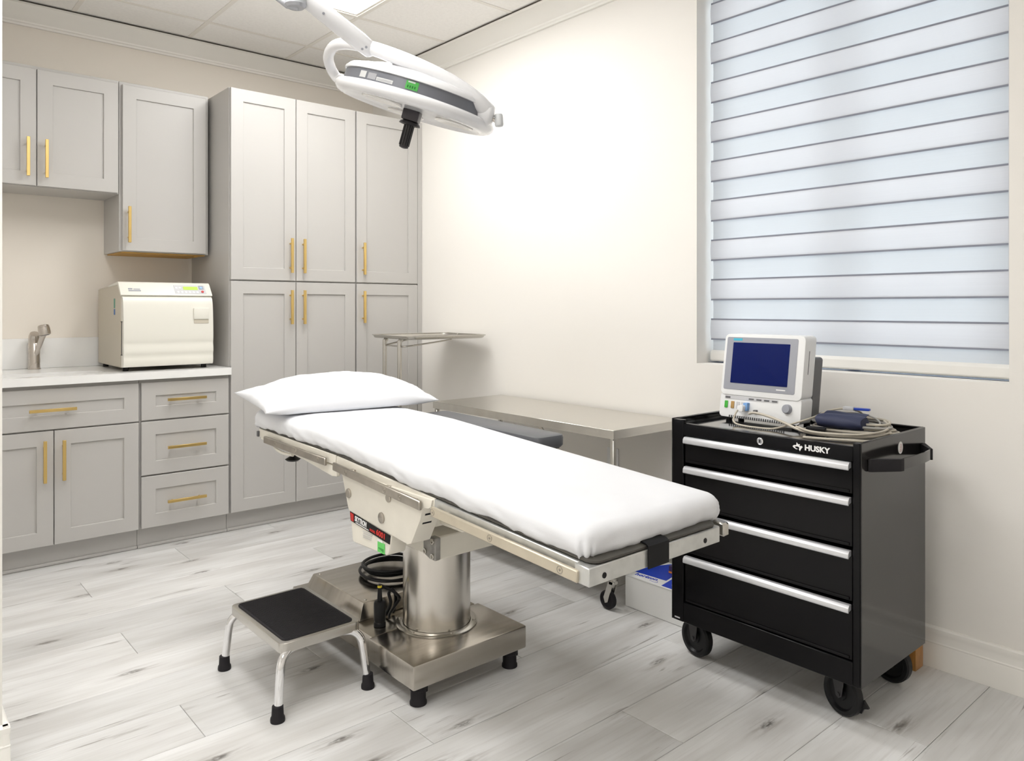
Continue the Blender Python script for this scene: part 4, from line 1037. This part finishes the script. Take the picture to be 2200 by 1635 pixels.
# shell: sides, back, bottom, front posts and rails
bm = nb()
box(bm, KX0, KX1, KY0, KY0+.004, KZ0, KZ1, .0015); sd1 = finish(bm, 'side_panel', TSIDE, t)
bm = nb(); box(bm, KX0, KX1, KY1-.004, KY1, KZ0, KZ1, .0015); finish(bm, 'side_panel', TSIDE, t)
bm = nb(); box(bm, KX1-.004, KX1, KY0+.004, KY1-.004, KZ0, KZ1, .0015); finish(bm, 'back_panel', TSIDE, t)
bm = nb(); box(bm, KX0+.01, KX1-.004, KY0+.004, KY1-.004, KZ0+.002, KZ0+.02); finish(bm, 'bottom_panel', TBLACK, t)
bm = nb(); FYa, FYb = KY0+.026, KY1-.042
FYb = -3.184; FYa = -3.780
box(bm, KX0, KX0+.02, FYb, KY1-.0045, KZ0, .850, .002); box(bm, KX0, KX0+.02, KY0+.0045, FYa, KZ0, .850, .002)
box(bm, KX0, KX0+.02, FYa, FYb, .795, .8385, .002); box(bm, KX0, KX0+.02, FYa, FYb, KZ0, .212, .002)
fr = finish(bm, 'front_frame', TBLACK, t)
bm = nb(); box(bm, KX0+.02, KX1-.006, KY0+.006, KY1-.006, .826, .834, .001); tr = finish(bm, 'top_tray', TSIDE, t); tr.data.materials[0] = mat('tray_gloss_black', (.012, .012, .013), .07, coat=.6)
bm = nb(); box(bm, KX0+.03, KX1-.004, KY1-.016, KY1-.004, .845, .852, .002); box(bm, KX0+.03, KX1-.004, KY0+.004, KY0+.012, .846, .852, .002); box(bm, KX1-.016, KX1-.004, KY0+.012, KY1-.016, .845, .852, .002); finish(bm, 'tray_rim', TBLACK, t)
# drawers
for (zt, zb) in ((.793, .700), (.690, .545), (.535, .386), (.377, .214)):
    bm = nb(); box(bm, KX0+.006, KX0+.030, FYa+.003, FYb-.003, zb, zt, .002)
    box(bm, KX0+.002, KX0+.012, FYa+.012, FYb-.012, zb+.003, zb+.012, .002, 2)
    box(bm, KX0+.03, KX1-.03, FYa+.01, FYb-.01, zb+.01, zt-.02)
    dw = finish(bm, 'drawer', TBLACK, t)
    pr = [(KX0+.008, zt), (KX0-.006, zt), (KX0-.013, zt-.008), (KX0-.014, zt-.020), (KX0-.010, zt-.0235), (KX0-.006, zt-.019), (KX0+.006, zt-.017), (KX0+.008, zt-.010)]
    bm = nb(); prism(bm, pr, 'y', -3.773, -3.191, .001); finish(bm, 'pull_bar', TPULL, dw)
# lock
bm = nb(); lathe(bm, (KX0, -3.483, .816), (-1, 0, 0), [(0, 0), (.0115, 0), (.0115, .003), (.009, .005), (.008, .0035), (.004, .0035), (0, .0035)], 24); lk = finish(bm, 'lock', CHROME, fr)
bm = nb(); box(bm, KX0-.0045, KX0-.0035, -3.4845, -3.4815, .811, .821); finish(bm, 'keyhole', BLACKP, lk)
# lettering and emblem on the top rail
text(fr, 'HUSKY', .0235, FX(KX0-.0006, -3.672, .816), WHITEI, bold=.0009, width=1.06)
em = [(-3.594, .8155), (-3.598, .8195), (-3.606, .8205), (-3.607, .829), (-3.612, .8235), (-3.618, .8245), (-3.616, .818), (-3.623, .8205), (-3.627, .8165), (-3.622, .8115), (-3.618, .803), (-3.6145, .808), (-3.6165, .8135), (-3.611, .8165), (-3.605, .8165), (-3.601, .8145), (-3.605, .8105), (-3.612, .809), (-3.606, .8075), (-3.598, .811)]
bm = nb(); prism(bm, em, 'x', KX0-.001, KX0-.0002); finish(bm, 'emblem', WHITEI, fr)
bm = nb(); box(bm, KX0-.0004, KX0+.0002, KY1-.036, KY1-.014, .150, .155); finish(bm, 'badge', LGREYP, fr)
# side handle
bm = nb(); hz0, hz1 = .768, .800
plan = [(-.590, KY0-.001), (-.515, -3.866), (-.425, -3.870), (-.345, -3.869), (-.278, -3.862), (-.196, KY0-.001)]
inn = [(-.578, KY0-.001), (-.510, -3.8625), (-.425, -3.8665), (-.345, -3.8655), (-.281, -3.8585), (-.208, KY0-.001)]
pp = smooth_path([(a, b_, 0) for a, b_ in plan[1:5]], 5); pi_ = smooth_path([(a, b_, 0) for a, b_ in inn[1:5]], 5)
poly = [plan[0]]+[(p.x, p.y) for p in pp]+[plan[5], inn[5]]+[(p.x, p.y) for p in reversed(pi_)]+[inn[0]]
prism(bm, poly, 'z', hz0, hz1); sh_ = finish(bm, 'side_handle', TSIDE, t)
bm = nb(); prism(bm, [(-.600, KY0-.0012), (-.5965, KY0-.010), (-.522, -3.8695), (-.506, -3.8715), (-.508, -3.8665), (-.58, KY0-.0012)], 'z', hz0-.003, hz1+.001, .001); finish(bm, 'handle_bracket', BLACKR, sh_)
bm = nb(); prism(bm, [(-.278, -3.866), (-.286, -3.858), (-.215, KY0-.0012), (-.188, KY0-.0012), (-.192, KY0-.008)], 'z', hz0-.002, hz1+.001, .001)
finish(bm, 'handle_bracket', BLACKR, sh_)
bm = nb(); prism(bm, circ(.0165, 28, -.372, .808, .019), 'y', KY0-.0012, KY0-.0002); sk = finish(bm, 'sticker', PAPER, sd1)
bm = nb()
for k in range(5): box(bm, -.380+.0012*k, -.364, KY0-.0016, KY0-.0011, .797+.005*k, .7985+.005*k)
finish(bm, 'sticker_print', mat('pale_red_ink', (.5, .2, .2), .6), sk)
# castors
def castor(px, py, nx, ny):
    n = Vector((nx, ny, 0)).normalized(); c = Vector((px, py, .0665))
    bm = nb(); lathe(bm, c-n*.016, n, [(0, .004), (.018, .004), (.02, .008), (.045, .008), (.05, 0), (.061, 0), (.066, .006), (.066, .026), (.061, .032), (.05, .032), (.045, .024), (.02, .024), (.018, .028), (0, .028)], 40)
    w = finish(bm, 'wheel', BLACKR, t); w.data.materials[0] = BLACKP
    bm = nb(); tt = Vector((-n.y, n.x, 0))
    for s in (-1, 1):
        M = basis(c+n*(s*.020), tt, (0, 0, 1))
        prism(bm, [(-.022, .073), (.022, .073), (.018, .03), (.012, -.004), (0, -.013), (-.010, -.006), (-.020, .03)], 'z', -.0015, .0015, .0008, M=M)
        cyl(bm, c+n*(s*.0215), c+n*(s*.025), .007, n=12)
    M = basis(c+Vector((0, 0, .0745)), tt, n); box(bm, -.030, .030, -.030, .030, -.004, .0005, .001, 1, M)
    finish(bm, 'castor_bracket', FORK, w)
castor(-.553, -3.182, -1, .18); castor(-.545, -3.708, -1, .30); castor(-.222, -3.716, -1, .1); castor(-.222, -3.225, -1, .1)
bm = nb(); prism(bm, [(-3.755, .062), (-3.775, .070), (-3.790, .050), (-3.775, .045), (-3.768, .028), (-3.758, .030)], 'x', -.555, -.545, .001); finish(bm, 'brake_lever', BLACKP, t)

# ================================================================== PATIENT MONITOR
MW, MH = .318, .300
MMt = basis((-.437, -3.347, .8475), (0, -1, 0), (1, 0, 0))   # local x right, y back, z ... rebuilt below
MMt = Matrix(((0, 1, 0, -.437), (-1, 0, 0, -3.347), (0, 0, 1, .8345), (0, 0, 0, 1)))
t = thing('patient_monitor', 'white patient monitor with dark blue screen on top of the tool chest', 'monitor', M=MMt)
TH = math.radians(9.0); tn = math.tan(TH)
def face(zl): return zl*tn
def mrounded(bm, x0, x1, z0, z1, y_off, depth, r, bev=.006):
    """rounded slab following the leaning face; y = face(z)+y_off .. +depth"""
    poly = rrect(x1-x0, z1-z0, r, 6, (x0+x1)/2, (z0+z1)/2)
    q = bmesh.new(); A = [q.verts.new((p[0], face(p[1])+y_off, p[1])) for p in poly]; B = [q.verts.new((p[0], face(p[1])+y_off+depth, p[1])) for p in poly]; n = len(poly)
    q.faces.new(A); q.faces.new(B[::-1])
    for i in range(n): q.faces.new((A[i], B[i], B[(i+1) % n], A[(i+1) % n]))
    bmesh.ops.recalc_face_normals(q, faces=q.faces)
    if bev: bmesh.ops.bevel(q, geom=q.edges[:], offset=bev, segments=3, profile=.6, affect='EDGES', clamp_overlap=True)
    merge(bm, q)
X0, X1 = -MW/2, MW/2
bm = nb(); mrounded(bm, X0+.003, X1, .012, .100, .004, .075, .014, .004); finish(bm, 'lower_case', WHITEP, t)
bm = nb(); mrounded(bm, X0+.004, X1, .092, .312, 0, .075, .018, .006); case = finish(bm, 'display_case', WHITEP, t)
bm = nb(); mrounded(bm, X0+.02, X1-.002, .02, .235, .079, .055, .012, .006); finish(bm, 'rear_case', DGREY, t)
bm = nb(); mrounded(bm, X0+.014, X1-.026, .112, .301, -.0012, .003, .006, .001); bz = finish(bm, 'bezel', GREYP, t)
bm = nb(); mrounded(bm, X0+.041, X1-.054, .136, .282, -.0022, .003, .002, .0006); sc = finish(bm, 'screen', SCREEN, t)
bm = nb(); mrounded(bm, X0+.040, X0+.076, .2885, .297, -.0018, .001, .001, 0); finish(bm, 'badge', CYAN, bz)
bm = nb(); mrounded(bm, X1-.094, X1-.060, .122, .1255, -.0018, .001, .0008, 0); finish(bm, 'badge', WHITEI, bz)
bm = nb(); mrounded(bm, X0+.022, X1-.085, .078, .088, .0026, .002, .002, 0); ls = finish(bm, 'port_label_strip', LGREYP, t)
bm = nb(); mrounded(bm, X0+.025, X0+.045, .0795, .0865, .0018, .001, .002, 0); finish(bm, 'strip_badge', DGREY, ls)
for k in range(4):
    bm = nb(); mrounded(bm, X0+.120+.030*k, X0+.140+.030*k, .0805, .0855, .0018, .001, .001, 0); finish(bm, 'strip_badge', DGREY, ls)
PORTG = mat('green_socket', (.05, .42, .04), .5); PORTO = mat('tan_socket', (.42, .25, .08), .5)
for (x, m_) in ((X0+.030, PORTG), (X0+.056, PORTO), (X0+.078, LGREYP), (X0+.098, LGREYP)):
    bm = nb(); mrounded(bm, x-.0065, x+.0065, .045, .070, .0015, .004, .002, .0008); finish(bm, 'port', m_, t)
bm = nb(); mrounded(bm, X0+.108, X0+.124, .042, .070, -.012, .016, .003, .001); finish(bm, 'cable_plug', BLUEP, t).data.materials[0] = mat('light_blue_plug', (.18, .36, .68), .4)
bm = nb(); mrounded(bm, X0+.096, X0+.118, .040, .062, -.030, .028, .006, .003); finish(bm, 'cable_plug', WHITEP, t)
bm = nb(); lathe(bm, (X1-.048, face(.062)+.004, .062), (0, -1, .16), [(0, 0), (.0165, 0), (.0155, .012), (.013, .015), (0, .0155)], 26); finish(bm, 'dial_knob', GREYP, t)
bm = nb(); mrounded(bm, X0+.145, X0+.158, .035, .048, -.006, .010, .003, .001); finish(bm, 'cable_socket', DGREY, t)
bm = nb()
for k in range(26): mrounded(bm, X0+.045+.0085*k, X0+.049+.0085*k, .0105, .020, .0025, .003, .0004, 0)
finish(bm, 'vent_slots', INK, t)
bm = nb(); mrounded(bm, X1-.0005, X1+.0008, .18, .26, .03, .003, .0005, 0); finish(bm, 'card_slot', DGREY, t)
bm = nb()
for (x, y) in ((X0+.03, .03), (X1-.03, .03), (X0+.03, .11), (X1-.03, .11)): cyl(bm, (x, y, .0002), (x, y, .021), .011, n=14)
finish(bm, 'rubber_feet', BLACKR, t)

# cables on top of the chest
def cable(pts, r, m, label, sub=6, cat='cable', name='cable', n=8):
    bm = nb(); P_ = smooth_path(pts, sub); tube(bm, P_, r, n); o = finish(bm, name, m)
    tag(origin_to(o, P_[len(P_)//2]), label, cat, 'cables on the tool chest'); return o
Z = .8345
cable([(-.468, -3.292, Z+.046), (-.485, -3.292, Z+.030), (-.505, -3.300, Z+.012), (-.520, -3.33, Z+.0045), (-.530, -3.40, Z+.004), (-.515, -3.46, Z+.006), (-.46, -3.50, Z+.022), (-.40, -3.535, Z+.040), (-.335, -3.56, Z+.060), (-.30, -3.60, Z+.068), (-.285, -3.64, Z+.060), (-.28, -3.655, Z+.042)], .0032, CABLEM, 'white sensor cable curving out from the monitor plug over the chest top')
cable([(-.452, -3.335, Z+.040), (-.478, -3.345, Z+.040), (-.485, -3.37, Z+.046), (-.485, -3.42, Z+.040), (-.490, -3.48, Z+.026), (-.505, -3.54, Z+.012), (-.510, -3.60, Z+.006), (-.500, -3.67, Z+.005), (-.455, -3.735, Z+.006), (-.38, -3.765, Z+.010), (-.30, -3.75, Z+.018), (-.25, -3.70, Z+.032), (-.24, -3.64, Z+.040), (-.25, -3.59, Z+.042)], .0045, CABLEM, 'thick beige hose swinging round the front edge of the chest top')
cable([(-.500, -3.53, Z+.019), (-.520, -3.59, Z+.013), (-.517, -3.66, Z+.0135), (-.475, -3.725, Z+.014), (-.40, -3.760, Z+.019), (-.32, -3.752, Z+.026), (-.27, -3.715, Z+.036)], .004, CABLEM, 'second beige hose lying against the thick hose on the chest')
for i, (cx_, cy_, rx, ry, dz, a0) in enumerate(((-.325, -3.64, .088, .135, .007, 0), (-.32, -3.645, .075, .120, .016, .7), (-.33, -3.635, .082, .128, .025, 1.5), (-.32, -3.64, .070, .115, .034, 2.2))):
    pts = []
    for k in range(22):
        a = a0+2*PI*k/22; pts.append((cx_+rx*math.cos(a)+.004*math.sin(3*a+i), cy_+ry*math.sin(a)+.004*math.cos(2*a+i), Z+dz+.0025*math.sin(2*a+i)+.0012))
    lab_ = ['lowest loop of the coiled beige cable on the chest', 'second loop of the coiled beige cable under the navy cuff', 'third grey loop of the cable coil around the navy cuff', 'topmost loop of the coiled cable behind the navy cuff'][i]
    cable(pts, .0042, CABLEG if i == 2 else CABLEM, lab_, 3)
cable([(-.26, -3.47, Z+.03), (-.27, -3.52, Z+.045), (-.26, -3.58, Z+.050), (-.27, -3.64, Z+.052), (-.30, -3.70, Z+.045), (-.34, -3.73, Z+.034), (-.36, -3.70, Z+.036)], .0028, CABLEG, 'thin grey lead arching over the coiled cables')
cable([(-.585, -3.60, Z+.0035), (-.575, -3.65, Z+.0045), (-.555, -3.71, Z+.006), (-.53, -3.76, Z+.005), (-.49, -3.785, Z+.0045)], .004, CABLEM, 'short piece of beige hose along the front lip of the tray')
# cuff roll
t = thing('pressure_cuff', 'rolled navy blue blood pressure cuff among the coiled cables', 'cuff', (-.40, -3.60, Z+.02))
bm = nb(); rg = []
ca, cb = Vector((-.395, -3.558, Z+.036)), Vector((-.385, -3.703, Z+.036))
for k in range(15):
    f_ = k/14; c = ca.lerp(cb, f_); s = .86+.14*min(1, 6*f_, 6*(1-f_)); ring = []
    for j in range(22):
        a = 2*PI*j/22; rr_ = 1+.07*noise.noise(Vector((f_*5, math.cos(a)*2, math.sin(a)*2)))
        ring.append((c.x+.036*s*rr_*math.cos(a), c.y+.003*math.sin(a*3), c.z+.024*s*rr_*math.sin(a)))
    rg.append(ring)
loft(bm, rg); cu = finish(bm, 'roll', NAVY, t, angle=60)
bm = nb(); gridmesh(bm, lambda u, v: Vector((-.362+.012*math.cos(3*u)-.03*u, -3.562-.138*v, Z+.0625-.028*u*u+.0015*math.sin(9*v))), 8, 12); bmesh.ops.solidify(bm, geom=bm.faces[:], thickness=.002); finish(bm, 'flap', NAVY, cu)
# blue connector
t = thing('cable_connector', 'small blue and grey cable connector resting above the navy cuff', 'connector', (-.305, -3.60, Z+.06))
CM = basis((-.30, -3.63, Z+.070), (.05, -1, .02), (1, .05, 0))
bm = nb(); box(bm, 0, .050, -.008, .008, -.004, .004, .0025, 2, CM); finish(bm, 'plug_body', BLUEP, t)
bm = nb(); box(bm, -.036, 0, -.010, .010, -.006, .006, .003, 2, CM); finish(bm, 'plug_collar', LGREYP, t)
t = thing('cable_clip', 'small black clip plug lying by the monitor on the chest top', 'connector', (-.50, -3.56, Z))
CM = basis((-.455, -3.575, Z+.010), (.25, -1, 0), (1, .25, 0))
bm = nb(); box(bm, -.03, .03, -.014, .014, -.0095, .009, .004, 2, CM); finish(bm, 'clip_body', BLACKP, t)
bm = nb(); box(bm, -.048, -.03, -.006, .006, -.006, .004, .002, 2, CM); finish(bm, 'clip_tip', STEELT, t)

# ================================================================== BOXES BY THE CHEST
t = thing('cardboard_box', 'white cardboard box with blue printed lid on the floor behind the tool chest', 'box', (-.28, -2.9, 0))
BX0, BX1, BYa, BYb, BZ = -.402, -.155, -3.06, -2.718, .128
bm = nb(); box(bm, BX0, BX1, BYa, BYb, .001, BZ, .0015); bd = finish(bm, 'carton', BOXW, t)
bm = nb(); box(bm, BX0-.002, BX1+.002, BYa-.002, BYb+.002, BZ+.0005, BZ+.006, .001); lid = finish(bm, 'lid', BOXW, t)
zt = BZ+.0062
bm = nb(); prism(bm, [(BX0+.050, BYb-.012), (BX0+.125, BYb-.008), (BX0+.235, BYb-.055), (BX0+.235, BYb-.13), (BX0+.060, BYb-.165)], 'z', zt, zt+.0006); finish(bm, 'blue_panel', BOXB, lid)
bm = nb(); prism(bm, [(BX0+.003, BYb-.185), (BX0+.175, BYb-.155), (BX0+.24, BYb-.18), (BX0+.24, BYa+.01), (BX0+.003, BYa+.01)], 'z', zt, zt+.0006); finish(bm, 'blue_panel', BOXB, lid)
text(lid, 'horizon', .034, basis((BX0+.036, BYb-.085, zt+.0002), (.10, -1, 0), (1, .10, 0)), BOXB, bold=.0008)
text(lid, 'ST', .026, basis((BX0+.045, BYb-.222, zt+.0010), (.10, -1, 0), (1, .10, 0)), WHITEI, bold=.001)
bm = nb(); tube(bm, smooth_path([(BX0+.030, BYb-.145, zt), (BX0+.018, BYb-.152, zt), (BX0+.012, BYb-.14, zt), (BX0+.016, BYb-.115, zt)], 5), [.001, .0024, .002, .0006], 6); finish(bm, 'swoosh', BOXB, lid)
t = thing('small_carton', 'small dark purple and orange carton on the white box behind the chest', 'box', (-.2, -2.93, BZ+.007))
bm = nb(); box(bm, -.262, -.165, -3.05, -2.835, BZ+.0072, BZ+.038, .0015); c_ = finish(bm, 'carton', PURPLE, t)
bm = nb(); box(bm, -.2632, -.2622, -3.05, -2.835, BZ+.009, BZ+.016); finish(bm, 'orange_stripe', ORANGE, c_)
bm = nb(); box(bm, -.095, -.030, -3.745, -3.712, .0005, .0885, .003, 2); o = finish(bm, 'wood_block', WOODB)
tag(origin_to(o, (-.06, -3.728, 0)), 'amber varnished wood block on the floor behind the rear castor', 'block')
print('objects', len(bpy.data.objects))
